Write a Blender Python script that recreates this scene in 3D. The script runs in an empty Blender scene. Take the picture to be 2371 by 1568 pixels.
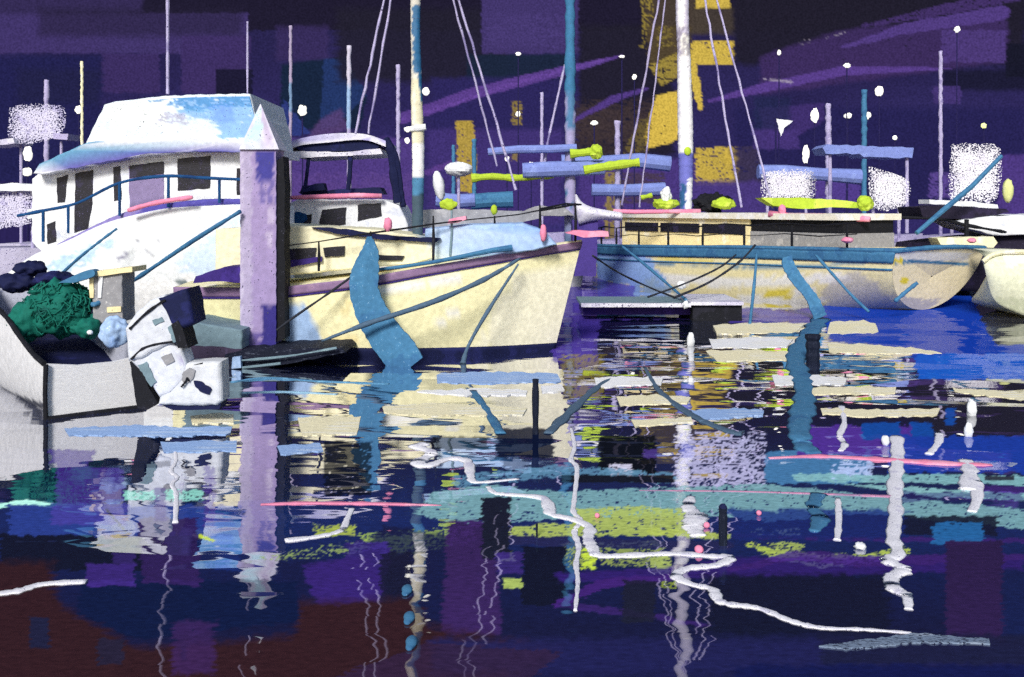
import bpy, bmesh, math, random
import numpy as np
from mathutils import Vector, noise as mnoise

random.seed(7)
S = bpy.context.scene
C = S.collection

# ---------------------------------------------------------------- camera, world, sun, exposure
H, F, CX, HY = 2.4, 2371.0, 1185.5, 480.0        # eye height; reference scale of the measured photograph
cam = bpy.data.cameras.new("camera")
camo = bpy.data.objects.new("camera", cam); C.objects.link(camo)
camo.location = (0, 0, H); camo.rotation_euler = (math.radians(90), 0, 0)
cam.sensor_width = 36; cam.lens = 36 * F / 2371
cam.shift_y = -(784 - HY) / 2371
cam.clip_start = 0.1; cam.clip_end = 2000
S.camera = camo

SUN_EL, SUN_AZ = 31, 193        # light comes from behind the viewer, a little to the left
w = bpy.data.worlds.new("World"); S.world = w; w.use_nodes = True
wn = w.node_tree
sk = wn.nodes.new("ShaderNodeTexSky"); sk.sky_type = 'NISHITA'; sk.sun_disc = False
sk.sun_elevation = math.radians(SUN_EL); sk.sun_rotation = math.radians(SUN_AZ)
wn.links.new(sk.outputs[0], wn.nodes["Background"].inputs[0])
wn.nodes["Background"].inputs[1].default_value = 0.11
sl = bpy.data.lights.new("sun", 'SUN'); sl.energy = 3.5; sl.angle = math.radians(14); sl.color = (1, .965, .92)
so = bpy.data.objects.new("sun", sl); C.objects.link(so)
az = math.radians(SUN_AZ); el = math.radians(SUN_EL)
sdir = Vector((math.sin(az) * math.cos(el), math.cos(az) * math.cos(el), math.sin(el)))
so.rotation_euler = sdir.to_track_quat('Z', 'Y').to_euler(); so.location = sdir * 40
S.view_settings.view_transform = 'Standard'; S.view_settings.look = 'None'
S.view_settings.exposure = 0; S.view_settings.gamma = 1; S.view_settings.use_curve_mapping = False
S.cycles.max_bounces = 6; S.cycles.use_denoising = False
S.cycles.caustics_reflective = False; S.cycles.caustics_refractive = False

# ---------------------------------------------------------------- helpers
def lin(h):
    if not isinstance(h, str): return tuple(h)
    h = h.lstrip('#'); v = [int(h[i:i+2], 16) / 255 for i in (0, 2, 4)]
    return tuple(c / 12.92 if c <= .04045 else ((c + .055) / 1.055) ** 2.4 for c in v)
def at(x, y, D): return Vector(((x - CX) / F * D, D, H - (y - HY) / F * D))
def k(D): return D / F
def wl(y): return H * F / (y - HY)               # distance of the water seen at that height
def on_water(x, y, z=0.0):
    D = (H - z) * F / (y - HY); return Vector(((x - CX) / F * D, D, z))
def proj(V):
    V = np.asarray(V); D = np.maximum(V[:, 1], .2)
    return np.stack([CX + V[:, 0] / D * F, HY - (V[:, 2] - H) / D * F], 1)

def vn(x, y, seed=0):
    xi = np.floor(x).astype(np.int64); yi = np.floor(y).astype(np.int64)
    fx = x - xi; fy = y - yi; fx = fx * fx * (3 - 2 * fx); fy = fy * fy * (3 - 2 * fy)
    def h(a, b):
        n = (a * 374761393 + b * 668265263 + seed * 1442695041) & 0xffffffff
        n = ((n ^ (n >> 13)) * 1274126177) & 0xffffffff
        return ((n ^ (n >> 16)) & 0xffff) / 65535.0
    a = h(xi, yi) * (1 - fx) + h(xi + 1, yi) * fx
    b = h(xi, yi + 1) * (1 - fx) + h(xi + 1, yi + 1) * fx
    return a * (1 - fy) + b * fy
def fbm(x, y, seed=0): return (vn(x, y, seed) + .5 * vn(x * 2.1, y * 2.1, seed + 5) + .25 * vn(x * 4.3, y * 4.3, seed + 9)) / 1.75

def sdist(P, pts):
    """signed distance to polygon, inside positive"""
    n = len(pts); d = np.full(len(P), 1e9); ins = np.zeros(len(P), bool)
    for i in range(n):
        a = np.array(pts[i], float); b = np.array(pts[(i + 1) % n], float); e = b - a
        wv = P - a; t = np.clip((wv @ e) / max(e @ e, 1e-9), 0, 1)
        d = np.minimum(d, np.hypot(*(wv - t[:, None] * e).T))
        c = ((a[1] > P[:, 1]) != (b[1] > P[:, 1]))
        with np.errstate(divide='ignore', invalid='ignore'):
            xx = (b[0] - a[0]) * (P[:, 1] - a[1]) / (b[1] - a[1]) + a[0]
        ins ^= c & (P[:, 0] < xx)
    return np.where(ins, d, -d)
def ldist(P, pts, ws):
    best = np.full(len(P), -1e9)
    for i in range(len(pts) - 1):
        a = np.array(pts[i], float); b = np.array(pts[i+1], float); e = b - a
        wv = P - a; t = np.clip((wv @ e) / max(e @ e, 1e-9), 0, 1)
        d = np.hypot(*(wv - t[:, None] * e).T)
        best = np.maximum(best, (ws[i] * (1 - t) + ws[i+1] * t) / 2 - d)
    return best
def rect(x0, y0, x1, y1, col, a=1, rag=4, dry=0, soft=2, g=None, dirn=0):
    return dict(p=[(x0, y0), (x1, y0), (x1, y1), (x0, y1)], c=lin(col), a=a, rag=rag, dry=dry, soft=soft, g=g, dirn=dirn)
def poly(pts, col, a=1, rag=4, dry=0, soft=2, g=None, dirn=0):
    return dict(p=pts, c=lin(col), a=a, rag=rag, dry=dry, soft=soft, g=g, dirn=dirn)
def line(pts, wd, col, a=1, rag=3, dry=0, soft=2, g=None, dirn=0):
    ws = wd if isinstance(wd, (list, tuple)) else [wd] * len(pts)
    return dict(l=pts, w=ws, c=lin(col), a=a, rag=rag, dry=dry, soft=soft, g=g, dirn=dirn)
def paint(P, col, strokes, gloss=None, seed=0):
    for si, s in enumerate(strokes):
        pts = s.get('p') or s['l']; m = 30 + (max(s['w']) if 'l' in s else 0)
        xs = [p[0] for p in pts]; ys = [p[1] for p in pts]
        sel = np.where((P[:, 0] > min(xs) - m) & (P[:, 0] < max(xs) + m) & (P[:, 1] > min(ys) - m) & (P[:, 1] < max(ys) + m))[0]
        if not len(sel): continue
        Q = P[sel].copy(); x, y = Q[:, 0].copy(), Q[:, 1].copy(); r = s['rag']; sd = seed + si * 17
        Q[:, 0] += r * 2 * (fbm(x / 14, y / 7, sd) - .5) + r * 1.2 * (vn(x / 60, y / 3.5, sd + 3) - .5) * 2
        Q[:, 1] += r * 2 * (fbm(x / 16, y / 9, sd + 1) - .5)
        d = sdist(Q, s['p']) if 'p' in s else ldist(Q, s['l'], s['w'])
        al = np.clip(d / s['soft'] + .5, 0, 1)
        if s['dry']:
            if s['dirn'] == 0: nn = fbm(x / 16, y / 2.6, sd + 2) * .6 + vn(x / 4, y / 3, sd + 4) * .4
            elif s['dirn'] == 1: nn = fbm(x / 2.6, y / 16, sd + 2) * .6 + vn(x / 3, y / 4, sd + 4) * .4
            else: nn = vn(x / 3.4, y / 3.4, sd + 2)
            edge = np.clip(1 - d / 30, 0, 1) * .25
            al *= np.clip((nn - s['dry'] - edge * s['dry']) / .08, 0, 1)
        al = (al * s['a'])[:, None]
        col[sel] = col[sel] * (1 - al) + np.array(s['c']) * al
        if gloss is not None and s['g'] is not None:
            gloss[sel] = gloss[sel] * (1 - al[:, 0]) + s['g'] * al[:, 0]
    return col

# ---------------------------------------------------------------- materials
def nd(nt, typ, **kw):
    n = nt.nodes.new(typ)
    for a, b in kw.items(): setattr(n, a, b)
    return n
def mixc(nt, fac, a, b):
    m = nd(nt, "ShaderNodeMix", data_type='RGBA')
    for s, v in ((0, fac), (6, a), (7, b)):
        if hasattr(v, 'is_output'): nt.links.new(v, m.inputs[s])
        elif s == 0: m.inputs[0].default_value = v
        else: m.inputs[s].default_value = (*v, 1)
    return m.outputs[2]
def stepn(nt, val, lo, hi):
    m = nd(nt, "ShaderNodeMapRange"); m.clamp = True
    nt.links.new(val, m.inputs[0]); m.inputs[1].default_value = lo; m.inputs[2].default_value = hi
    return m.outputs[0]
MATS = {}
def pastel(name, base, second=None, amt=.45, speck='#22203a', grain=.3, size=.02, stretch=(1, 1, 1), attr=False, rough=.8):
    """chalky paint: base colour, big patches of a second colour, and grain where the ground shows through"""
    if name in MATS: return MATS[name]
    m = bpy.data.materials.new(name); m.use_nodes = True; nt = m.node_tree; b = nt.nodes["Principled BSDF"]
    tc = nd(nt, "ShaderNodeTexCoord"); mp = nd(nt, "ShaderNodeMapping"); nt.links.new(tc.outputs['Object'], mp.inputs[0])
    mp.inputs[3].default_value = stretch
    if attr:
        at_ = nd(nt, "ShaderNodeAttribute", attribute_name="Col"); col = at_.outputs[0]
    else:
        rgb = nd(nt, "ShaderNodeRGB"); rgb.outputs[0].default_value = (*lin(base), 1); col = rgb.outputs[0]
    n0 = nd(nt, "ShaderNodeTexNoise"); n0.inputs['Scale'].default_value = .05 / size; n0.inputs['Detail'].default_value = 4
    nt.links.new(mp.outputs[0], n0.inputs[0])
    if second:
        col = mixc(nt, stepn(nt, n0.outputs[0], 1 - amt, 1 - amt + .05), col, lin(second))
    hs = nd(nt, "ShaderNodeHueSaturation"); nt.links.new(col, hs.inputs['Color'])
    n2 = nd(nt, "ShaderNodeTexNoise"); n2.inputs['Scale'].default_value = .25 / size; n2.inputs['Detail'].default_value = 3
    nt.links.new(mp.outputs[0], n2.inputs[0])
    mr = nd(nt, "ShaderNodeMapRange"); nt.links.new(n2.outputs[0], mr.inputs[0]); mr.inputs[1].default_value = .3; mr.inputs[2].default_value = .7
    mr.inputs[3].default_value = .84; mr.inputs[4].default_value = 1.1; nt.links.new(mr.outputs[0], hs.inputs['Value'])
    n1 = nd(nt, "ShaderNodeTexNoise"); n1.inputs['Scale'].default_value = 1 / size; n1.inputs['Detail'].default_value = 2
    nt.links.new(mp.outputs[0], n1.inputs[0])
    # grain collects in drifts
    ad = nd(nt, "ShaderNodeMath", operation='MULTIPLY_ADD'); nt.links.new(n2.outputs[0], ad.inputs[0]); ad.inputs[1].default_value = .35
    nt.links.new(n1.outputs[0], ad.inputs[2])
    thr = .70 + (1 - grain) * .22
    col = mixc(nt, stepn(nt, ad.outputs[0], thr, thr + .05), hs.outputs[0], lin(speck))
    nt.links.new(col, b.inputs['Base Color']); b.inputs['Roughness'].default_value = rough
    b.inputs['Specular IOR Level'].default_value = .25
    bp = nd(nt, "ShaderNodeBump"); bp.inputs['Strength'].default_value = .35; bp.inputs['Distance'].default_value = size * .5
    nt.links.new(n1.outputs[0], bp.inputs['Height']); nt.links.new(bp.outputs[0], b.inputs['Normal'])
    MATS[name] = m; return m
def glow(name, col, st):
    m = bpy.data.materials.new(name); m.use_nodes = True; b = m.node_tree.nodes["Principled BSDF"]
    b.inputs['Base Color'].default_value = (*lin(col), 1); b.inputs['Emission Color'].default_value = (*lin(col), 1)
    b.inputs['Emission Strength'].default_value = st; return m

WHITE = pastel('white_chalk_paint', '#eef0f2', '#dfe3ee', .4, '#8f93b5', .25)
ATTR = pastel('patched_chalk_paint', '#ffffff', None, 0, '#8f8d9e', .12, attr=True)
ATTRF = pastel('patched_chalk_paint_coarse', '#ffffff', None, 0, '#4b4860', .3, .03, attr=True)
CREAM = pastel('cream_chalk_paint', '#f5efc6', '#faf4e2', .45, '#8e8a7c', .25)
CREAMY = pastel('warm_cream_chalk_paint', '#f8e8b4', '#fcf3d8', .42, '#8a7f70', .25)
LILAC = pastel('lilac_chalk_paint', '#a595bf', '#9484b0', .4, '#5c5085', .2, attr=False)
NAVY = pastel('navy_chalk_paint', '#141a42', '#1f2458', .45, '#0b0d20', .3)
BLACK = pastel('black_chalk_paint', '#15161d', '#23232e', .4, '#4a4a58', .18)
BLUE = pastel('steel_blue_chalk_paint', '#43799f', '#3a6c96', .45, '#8fb6d0', .18)
DBLUE = pastel('deep_blue_chalk_paint', '#164a7e', '#123a6c', .45, '#4b7fae', .2)
PALEBLUE = pastel('pale_blue_chalk_paint', '#a9c5ea', '#93b4e6', .45, '#e6eef6', .3)
PERI = pastel('periwinkle_chalk_paint', '#7f8fcf', '#8ea0dc', .4, '#3c3b7d', .35, .03)
LAV = pastel('lavender_chalk_paint', '#b6aed2', '#8f86b4', .45, '#3a3358', .42, .03)
WDRY = pastel('dry_white_chalk', '#e6e4ee', '#cfcbe0', .45, '#3a3060', .5, .035)
PINK = pastel('pink_chalk_paint', '#ee8fae', '#f3a6bf', .45, '#c46f98', .2)
LIME = pastel('lime_chalk_paint', '#b5cf3c', '#c9dc58', .45, '#6f8030', .3, .03)
OCHRE = pastel('ochre_chalk_paint', '#b89c22', '#cdb022', .4, '#4b4020', .45, .03)
PURPLE = pastel('purple_chalk_paint', '#3c2a78', '#4a3590', .4, '#201a44', .25)
GREEN = pastel('green_chalk_paint', '#0f6a5c', '#12574f', .4, '#0c2a3a', .3, .012)
GREY = pastel('grey_chalk_paint', '#97979b', '#b3b2b4', .4, '#d9d8d6', .25)
TEALGREY = pastel('grey_green_chalk_paint', '#7a929c', '#8aa3aa', .4, '#3f4c58', .25)
ROPEG = pastel('slate_rope', '#50687f', '#64809a', .4, '#2c3948', .3, .012)
ROPEK = pastel('dark_rope', '#2c2f38', '#44464f', .4, '#11131a', .3, .012)
ROPE_REFL_W = pastel('white_rope_and_reflection', '#f4f2f8', '#dedbea', .4, '#3a3468', .5, .008)  # also colours the modelled mast reflections on the water
WIN = pastel('dark_window', '#22222c', '#2f2c44', .42, '#6a6290', .16, rough=.35)
MAUVE = pastel('mauve_chalk_paint', '#8f7496', '#a0839f', .4, '#4d2f74', .3)
LAMPW = glow('lamp_white', '#f4f2e6', 1.0)
LAMPY = glow('lamp_pale_lime', '#e4ea9a', .9)

# ---------------------------------------------------------------- mesh building
class MB:
    def __init__(s): s.v = []; s.f = []; s.sm = False
    def add(s, verts, faces):
        o = len(s.v); s.v += [Vector(q) for q in verts]; s.f += [tuple(i + o for i in f) for f in faces]; return s
    def box(s, x0, x1, y0, y1, z0, z1):
        v = [(x, y, z) for z in (z0, z1) for (x, y) in ((x0, y0), (x1, y0), (x1, y1), (x0, y1))]
        return s.add(v, [(3, 2, 1, 0), (4, 5, 6, 7), (0, 1, 5, 4), (1, 2, 6, 5), (2, 3, 7, 6), (3, 0, 4, 7)])
    def tube(s, pts, r, n=8, jit=0.0, caps=True):
        pts = [Vector(p) for p in pts]; rs = r if isinstance(r, (list, tuple)) else [r] * len(pts); vs = []
        for i, p in enumerate(pts):
            t = (pts[min(i + 1, len(pts) - 1)] - pts[max(i - 1, 0)]).normalized()
            u = t.cross(Vector((0, 1, 0)));
            if u.length < .2: u = t.cross(Vector((1, 0, 0)))
            u.normalize(); q = t.cross(u)
            rr = rs[i] * (1 + random.uniform(-jit, jit))
            for a in range(n):
                an = 2 * math.pi * a / n; vs.append(p + u * math.cos(an) * rr + q * math.sin(an) * rr)
        fs = [(i * n + a, i * n + (a + 1) % n, (i + 1) * n + (a + 1) % n, (i + 1) * n + a) for i in range(len(pts) - 1) for a in range(n)]
        if caps: fs += [tuple(range(n))[::-1], tuple((len(pts) - 1) * n + a for a in range(n))]
        return s.add(vs, fs)
    def prism(s, pts, D, depth, rough=1.0, step=14, slope=0.0, bev=0.0):
        """outline measured at distance D, extruded straight back by depth; slope tilts the face back with height"""
        out = []
        for i in range(len(pts)):
            a, b = pts[i], pts[(i + 1) % len(pts)]; L = math.hypot(b[0] - a[0], b[1] - a[1]); m = max(1, int(L / step))
            for j in range(m):
                t = j / m; jx = jy = 0
                if j: jx, jy = random.uniform(-rough, rough), random.uniform(-rough, rough)
                out.append((a[0] + (b[0] - a[0]) * t + jx, a[1] + (b[1] - a[1]) * t + jy))
        ybot = max(p[1] for p in out)
        fr = []
        for p in out:
            q = at(p[0], p[1], D); fr.append(q + Vector((0, slope * (ybot - p[1]) * k(D), 0)))
        n = len(fr); bk = [q + Vector((0, depth, 0)) for q in fr]
        if bev:
            c = sum(fr, Vector()) / n; vs = []; K = 4
            for kk in range(K + 1):
                an = math.pi / 2 * kk / K; ins, up = bev * (1 - math.sin(an)), bev * math.cos(an)
                vs += [q + (c - q).normalized() * min(ins, (c - q).length * .4) - Vector((0, up, 0)) for q in fr]
            vs += bk; fs = [tuple(range(n))[::-1], tuple(range((K + 1) * n, (K + 2) * n))]
            for kk in range(K + 1):
                for i in range(n):
                    j = (i + 1) % n; fs.append((kk * n + i, kk * n + j, (kk + 1) * n + j, (kk + 1) * n + i))
            return s.add(vs, fs)
        fs = [tuple(range(n))[::-1], tuple(range(n, 2 * n))] + [(i, (i + 1) % n, n + (i + 1) % n, n + i) for i in range(n)]
        return s.add(fr + bk, fs)
    def ball(s, c, rx, ry, rz, nu=12, nv=8, jit=0.0):
        c = Vector(c); vs = [c + Vector((0, 0, rz))]
        for i in range(1, nv):
            th = math.pi * i / nv
            for j in range(nu):
                ph = 2 * math.pi * j / nu; q = 1 + random.uniform(-jit, jit)
                vs.append(c + Vector((rx * math.sin(th) * math.cos(ph) * q, ry * math.sin(th) * math.sin(ph) * q, rz * math.cos(th) * q)))
        vs.append(c - Vector((0, 0, rz))); fs = [(0, 1 + j, 1 + (j + 1) % nu) for j in range(nu)]
        for i in range(nv - 2):
            for j in range(nu):
                a = 1 + i * nu; fs.append((a + j, a + nu + j, a + nu + (j + 1) % nu, a + (j + 1) % nu))
        a = 1 + (nv - 2) * nu; fs += [(a + (j + 1) % nu, a + j, len(vs) - 1) for j in range(nu)]
        return s.add(vs, fs)
    def grid(s, rows):
        n = len(rows[0]); vs = [q for r in rows for q in r]
        return s.add(vs, [(i * n + j, i * n + j + 1, (i + 1) * n + j + 1, (i + 1) * n + j) for i in range(len(rows) - 1) for j in range(n - 1)])
    def build(s, name, mat, parent=None, smooth=False, strokes=None, base=None, seed=0):
        me = bpy.data.meshes.new(name); o = bpy.data.objects.new(name, me); C.objects.link(o)
        if parent is None:
            n = len(s.v); c = sum(s.v, Vector()) / n; org = Vector((c.x, c.y, min(q.z for q in s.v))); o.location = org
        else:
            org = ROOT.get(parent.name, parent.location).copy(); o.parent = parent; ROOT[o.name] = org
        me.from_pydata([tuple(q - org) for q in s.v], [], s.f)
        bm = bmesh.new(); bm.from_mesh(me); bmesh.ops.recalc_face_normals(bm, faces=bm.faces); bm.to_mesh(me); bm.free()
        me.materials.append(mat)
        if smooth or s.sm:
            for p in me.polygons: p.use_smooth = True
        if strokes is not None:
            V = np.array([tuple(q) for q in s.v]); col = np.tile(np.array(lin(base)), (len(V), 1))
            paint(proj(V), col, strokes, seed=seed)
            a = me.color_attributes.new("Col", 'FLOAT_COLOR', 'POINT')
            a.data.foreach_set("color", np.concatenate([col, np.ones((len(V), 1))], 1).astype(np.float32).ravel())
        return o
ROOT = {}
def tag(o, label, cat, group=None):
    o['label'] = label; o['category'] = cat
    if group: o['group'] = group
    return o
def thing(name, label, cat, loc, group=None):
    o = bpy.data.objects.new(name, None); C.objects.link(o); o.location = loc; o.empty_display_size = .2
    ROOT[o.name] = Vector(loc); return tag(o, label, cat, group)
def solo(mb, name, mat, label, cat, group=None, smooth=False, **kw):
    return tag(mb.build(name, mat, None, smooth, **kw), label, cat, group)
def smoothpts(pts, n=6):
    """Catmull-Rom through tuples"""
    P = [np.array(p, float) for p in pts]; out = []
    for i in range(len(P) - 1):
        p0 = P[max(i - 1, 0)]; p1 = P[i]; p2 = P[i+1]; p3 = P[min(i + 2, len(P) - 1)]
        for j in range(n):
            t = j / n; out.append(.5 * ((2 * p1) + (p2 - p0) * t + (2 * p0 - 5 * p1 + 4 * p2 - p3) * t * t + (3 * p1 - p0 - 3 * p2 + p3) * t ** 3))
    return [tuple(q) for q in out] + [tuple(P[-1])]
def lerpf(tab):
    xs = [a for a, _ in tab]; ys = [b for _, b in tab]
    return lambda x: float(np.interp(x, xs, ys))

class Frame:
    """boat frame: origin at the stern on the water, s runs to the bow, y to the side away from the viewer"""
    def __init__(s, O, ang):
        s.O = Vector((O[0], O[1], 0)); a = math.radians(ang)
        s.a = Vector((math.cos(a), math.sin(a), 0)); s.n = Vector((-s.a.y, s.a.x, 0))
        if s.n.y < 0: s.n = -s.n
    def __call__(s, x, y, z): return s.O + s.a * x + s.n * y + Vector((0, 0, z))
    def box(s, mb, x0, x1, y0, y1, z0, z1):
        v = [s(x, y, z) for z in (z0, z1) for (x, y) in ((x0, y0), (x1, y0), (x1, y1), (x0, y1))]
        return mb.add(v, [(3, 2, 1, 0), (4, 5, 6, 7), (0, 1, 5, 4), (1, 2, 6, 5), (2, 3, 7, 6), (3, 0, 4, 7)])
def hull_rows(fr, L, sheer, beam, keel=-.35, rake=.4, srake=0.0, e1=.55, e2=.8, ns=90, nj=22):
    rows = []
    for i in range(ns + 1):
        t = i / ns; zs = sheer(t); hb = beam(t); row = []; e_1 = e1(t) if callable(e1) else e1; kl = keel(t) if callable(keel) else keel
        for j in range(-nj, nj + 1):
            v = abs(j) / nj; ph = v * math.pi / 2
            y = hb * math.sin(ph) ** e_1 * (1 if j > 0 else -1); z = kl + (zs - kl) * (1 - math.cos(ph)) ** e2
            x = t * L + (z / zs) * (rake * t ** 6 - srake * (1 - t) ** 6)
            row.append(fr(x, y, z))
        rows.append(row)
    return rows

# ---------------------------------------------------------------- night sky: a wide curved backdrop that gives off its own dim light
SKYC = [
 rect(-900, -700, 3300, 70, '#1f1a33', 1, 10),
 rect(-40, 30, 575, 124, '#3c2c6c', 1, 5), rect(-40, -60, 330, 36, '#35285e', .8, 6, soft=14), rect(90, 20, 560, 84, '#251f3a', .6, 10, soft=20),
 rect(420, 84, 580, 216, '#3a2766', .95, 5), rect(235, 124, 370, 215, '#382664', .95, 5), rect(500, 160, 585, 230, '#17172f', .9, 5),
 rect(640, 60, 760, 140, '#35265e', .8, 8, soft=10),
 poly([(650, 150), (800, 130), (850, 230), (830, 300), (650, 300)], '#10243f', .95, 6, soft=6),
 poly([(750, 135), (800, 135), (850, 220), (780, 290), (740, 300)], '#12306a', .95, 5),
 poly([(655, 230), (720, 310), (640, 320)], '#1a2f80', .9, 6),
 poly([(740, 280), (790, 250), (810, 300), (700, 330)], '#553a78', .8, 6, soft=8),
 rect(640, 320, 960, 500, '#4b2f85', .95, 8, soft=10), rect(640, 400, 960, 520, '#5b3b8e', .6, 8, .35),
 rect(780, 20, 1180, 190, '#232032', .9, 12, soft=20),
 rect(1115, -20, 1340, 124, '#3d2d6e', 1, 5), rect(1120, 30, 1330, 110, '#45337a', .7, 7, .4),
 rect(1080, 126, 1330, 190, '#17253f', .95, 6, soft=5),
 rect(1000, 180, 1480, 330, '#251d5e', .95, 10, soft=12), rect(990, 300, 1300, 520, '#3a2676', .95, 9, soft=12),
 rect(1340, 60, 1560, 360, '#221f30', .95, 10, soft=14), rect(1330, 250, 1500, 380, '#3b3038', .8, 10, .3), rect(1330, 230, 1560, 330, '#4a3b3a', .5, 10, .35, soft=10),
 rect(1340, 370, 1620, 520, '#432a80', .95, 8, soft=10),
 line([(930, 275), (1100, 215), (1300, 165), (1440, 130)], [26, 26, 22, 4], '#56308f', 1, 4), line([(930, 280), (1200, 190), (1400, 138)], 8, '#6a3aa6', .7, 4, .35),
 line([(1310, 290), (1420, 230), (1500, 205)], [6, 18, 5], '#4c2c86', 1, 4), line([(990, 400), (1070, 370)], 14, '#57308c', .9, 5),
 # mustard glow behind the tall mast
 rect(1490, -40, 1640, 80, '#4b3f35', .9, 9, soft=10), poly([(1485, -20), (1515, -20), (1510, 120), (1480, 110)], '#a08a22', .8, 5, .45, dirn=1),
 rect(1500, 60, 1600, 150, '#54462e', .9, 9, soft=8), rect(1610, -20, 1690, 20, '#dcba22', .9, 4, .2), rect(1600, 20, 1700, 80, '#4a4038', .8, 8, soft=10),
 rect(1600, 95, 1700, 150, '#d8b61c', .95, 5, .22), poly([(1500, 150), (1600, 110), (1600, 160), (1530, 200)], '#a48d26', .9, 5, .3),
 line([(1600, 150), (1612, 200), (1622, 250)], [22, 20, 12], '#dcba1c', .95, 4, .15, dirn=1), rect(1520, 60, 1560, 110, '#8a7726', .7, 5, .4),
 poly([(1520, 220), (1590, 205), (1590, 290), (1560, 330), (1500, 345), (1490, 320)], '#dcb81c', 1, 5, .15), poly([(1480, 280), (1510, 270), (1500, 350), (1440, 360)], '#6e5e2c', .8, 7, .3),
 poly([(1055, 280), (1095, 280), (1105, 380), (1095, 445), (1060, 445)], '#b8991f', .95, 5, .22, dirn=1),
 rect(1185, 235, 1208, 290, '#9c8424', .8, 4, .3), rect(1400, 400, 1440, 530, '#9a8426', .8, 5, .3, dirn=1), rect(1440, 400, 1540, 470, '#4a3a52', .9, 6, .3),
 rect(1610, 340, 1760, 430, '#ccac1e', .95, 6, .28), rect(1680, 350, 1720, 380, '#d0ae18', .9, 5, .15), rect(1185, 345, 1200, 375, '#9c8424', .7, 4, .3),
 # right side
 rect(1700, -40, 2371, 150, '#211e2f', .95, 10, soft=16), rect(1700, 250, 2371, 480, '#1f1a55', .95, 10, soft=20),
 poly([(1760, 130), (1950, 70), (2330, 30), (2340, 140), (2200, 160), (1760, 220)], '#3a2560', .95, 8, .15, soft=10),
 line([(1950, 110), (2100, 65), (2320, 30)], [6, 26, 34], '#4c3084', .95, 5), line([(2000, 60), (2200, 20), (2400, -20)], [8, 26, 30], '#40286c', .9, 6, .25),
 rect(2180, 70, 2330, 145, '#49307e', .85, 7, .2), line([(1640, 235), (1760, 205), (1950, 165), (2200, 158)], [6, 22, 22, 4], '#53308e', 1, 3),
 rect(2330, 100, 2380, 180, '#17182c', .95, 5), rect(2180, 160, 2380, 210, '#17182c', .8, 8, soft=12),
 poly([(1755, 250), (1910, 240), (1910, 280), (1780, 350)], '#3a2470', .95, 7, soft=5), rect(1745, 300, 1850, 345, '#40287a', .9, 7, soft=6), rect(2160, 200, 2225, 240, '#3f2a76', .9, 5),
 rect(1745, 225, 1830, 300, '#1c2450', .7, 8, soft=10), line([(1858, 98), (1900, 88), (1980, 70)], [12, 9, 4], '#9f93a8', .6, 3, .5), line([(1770, 183), (1830, 190)], [4, 7], '#a99cb4', .8, 3, .3),
 rect(1600, 420, 1780, 520, '#432c80', .95, 8, soft=10), rect(1880, 400, 1990, 480, '#4d2f92', .9, 8, .2), rect(2150, 400, 2210, 460, '#5a3d9a', .8, 8, .3),
 rect(2310, 360, 2400, 520, '#4a2d88', .9, 8, .15, soft=6),
 # far left
 rect(-40, 130, 235, 460, '#1a1a52', .9, 12, soft=14), rect(40, 160, 230, 240, '#1f1f45', .6, 10, soft=20), rect(-40, 420, 120, 560, '#251a55', .9, 8),
]
xs = np.concatenate([np.linspace(-4200, -300, 40), np.linspace(-290, 2670, 760), np.linspace(2690, 6600, 40)])
ys = np.concatenate([np.linspace(-4300, -420, 60), np.linspace(-400, -20, 50), np.linspace(-16, 540, 160), [600]])
GX, GY = np.meshgrid(xs, ys); P = np.stack([GX.ravel(), GY.ravel()], 1)
t = np.clip((P[:, 1] + 200) / 700, 0, 1)[:, None]
col = np.array(lin('#1d1a36')) * (1 - t) + np.array(lin('#2a2066')) * t
cl = fbm(P[:, 0] / 260, P[:, 1] / 130, 3)[:, None]; col = col * (.8 + .5 * cl)
for q_ in SKYC: q_['rag'] *= .55
paint(P, col, SKYC, seed=100)
RS = 120.0
azm = np.arctan2(P[:, 0] - CX, F); V = np.stack([RS * np.sin(azm), RS * np.cos(azm), H - (P[:, 1] - HY) / F * RS * np.cos(azm)], 1)
me = bpy.data.meshes.new('sky'); nx, ny = len(xs), len(ys)
fs = [(j * nx + i, j * nx + i + 1, (j + 1) * nx + i + 1, (j + 1) * nx + i) for j in range(ny - 1) for i in range(nx - 1)]
me.from_pydata(V.tolist(), [], fs)
a = me.color_attributes.new("Col", 'FLOAT_COLOR', 'POINT'); a.data.foreach_set("color", np.concatenate([col, np.ones((len(V), 1))], 1).astype(np.float32).ravel())
o = bpy.data.objects.new('sky', me); C.objects.link(o); o['kind'] = 'structure'
m = bpy.data.materials.new('night_sky'); m.use_nodes = True; nt = m.node_tree; nt.nodes.clear()
ou = nd(nt, "ShaderNodeOutputMaterial"); em = nd(nt, "ShaderNodeEmission"); nt.links.new(em.outputs[0], ou.inputs[0])
ac = nd(nt, "ShaderNodeAttribute", attribute_name="Col"); tc = nd(nt, "ShaderNodeTexCoord")
n1 = nd(nt, "ShaderNodeTexNoise"); n1.inputs['Scale'].default_value = 5; n1.inputs['Detail'].default_value = 5; nt.links.new(tc.outputs['Object'], n1.inputs[0])
mr = nd(nt, "ShaderNodeMapRange"); nt.links.new(n1.outputs[0], mr.inputs[0]); mr.inputs[1].default_value = .3; mr.inputs[2].default_value = .7; mr.inputs[3].default_value = .68; mr.inputs[4].default_value = 1.2
hs = nd(nt, "ShaderNodeHueSaturation"); hs.inputs['Saturation'].default_value = .9; nt.links.new(ac.outputs[0], hs.inputs['Color']); nt.links.new(mr.outputs[0], hs.inputs['Value'])
nt.links.new(hs.outputs[0], em.inputs[0]); me.materials.append(m)

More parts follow.
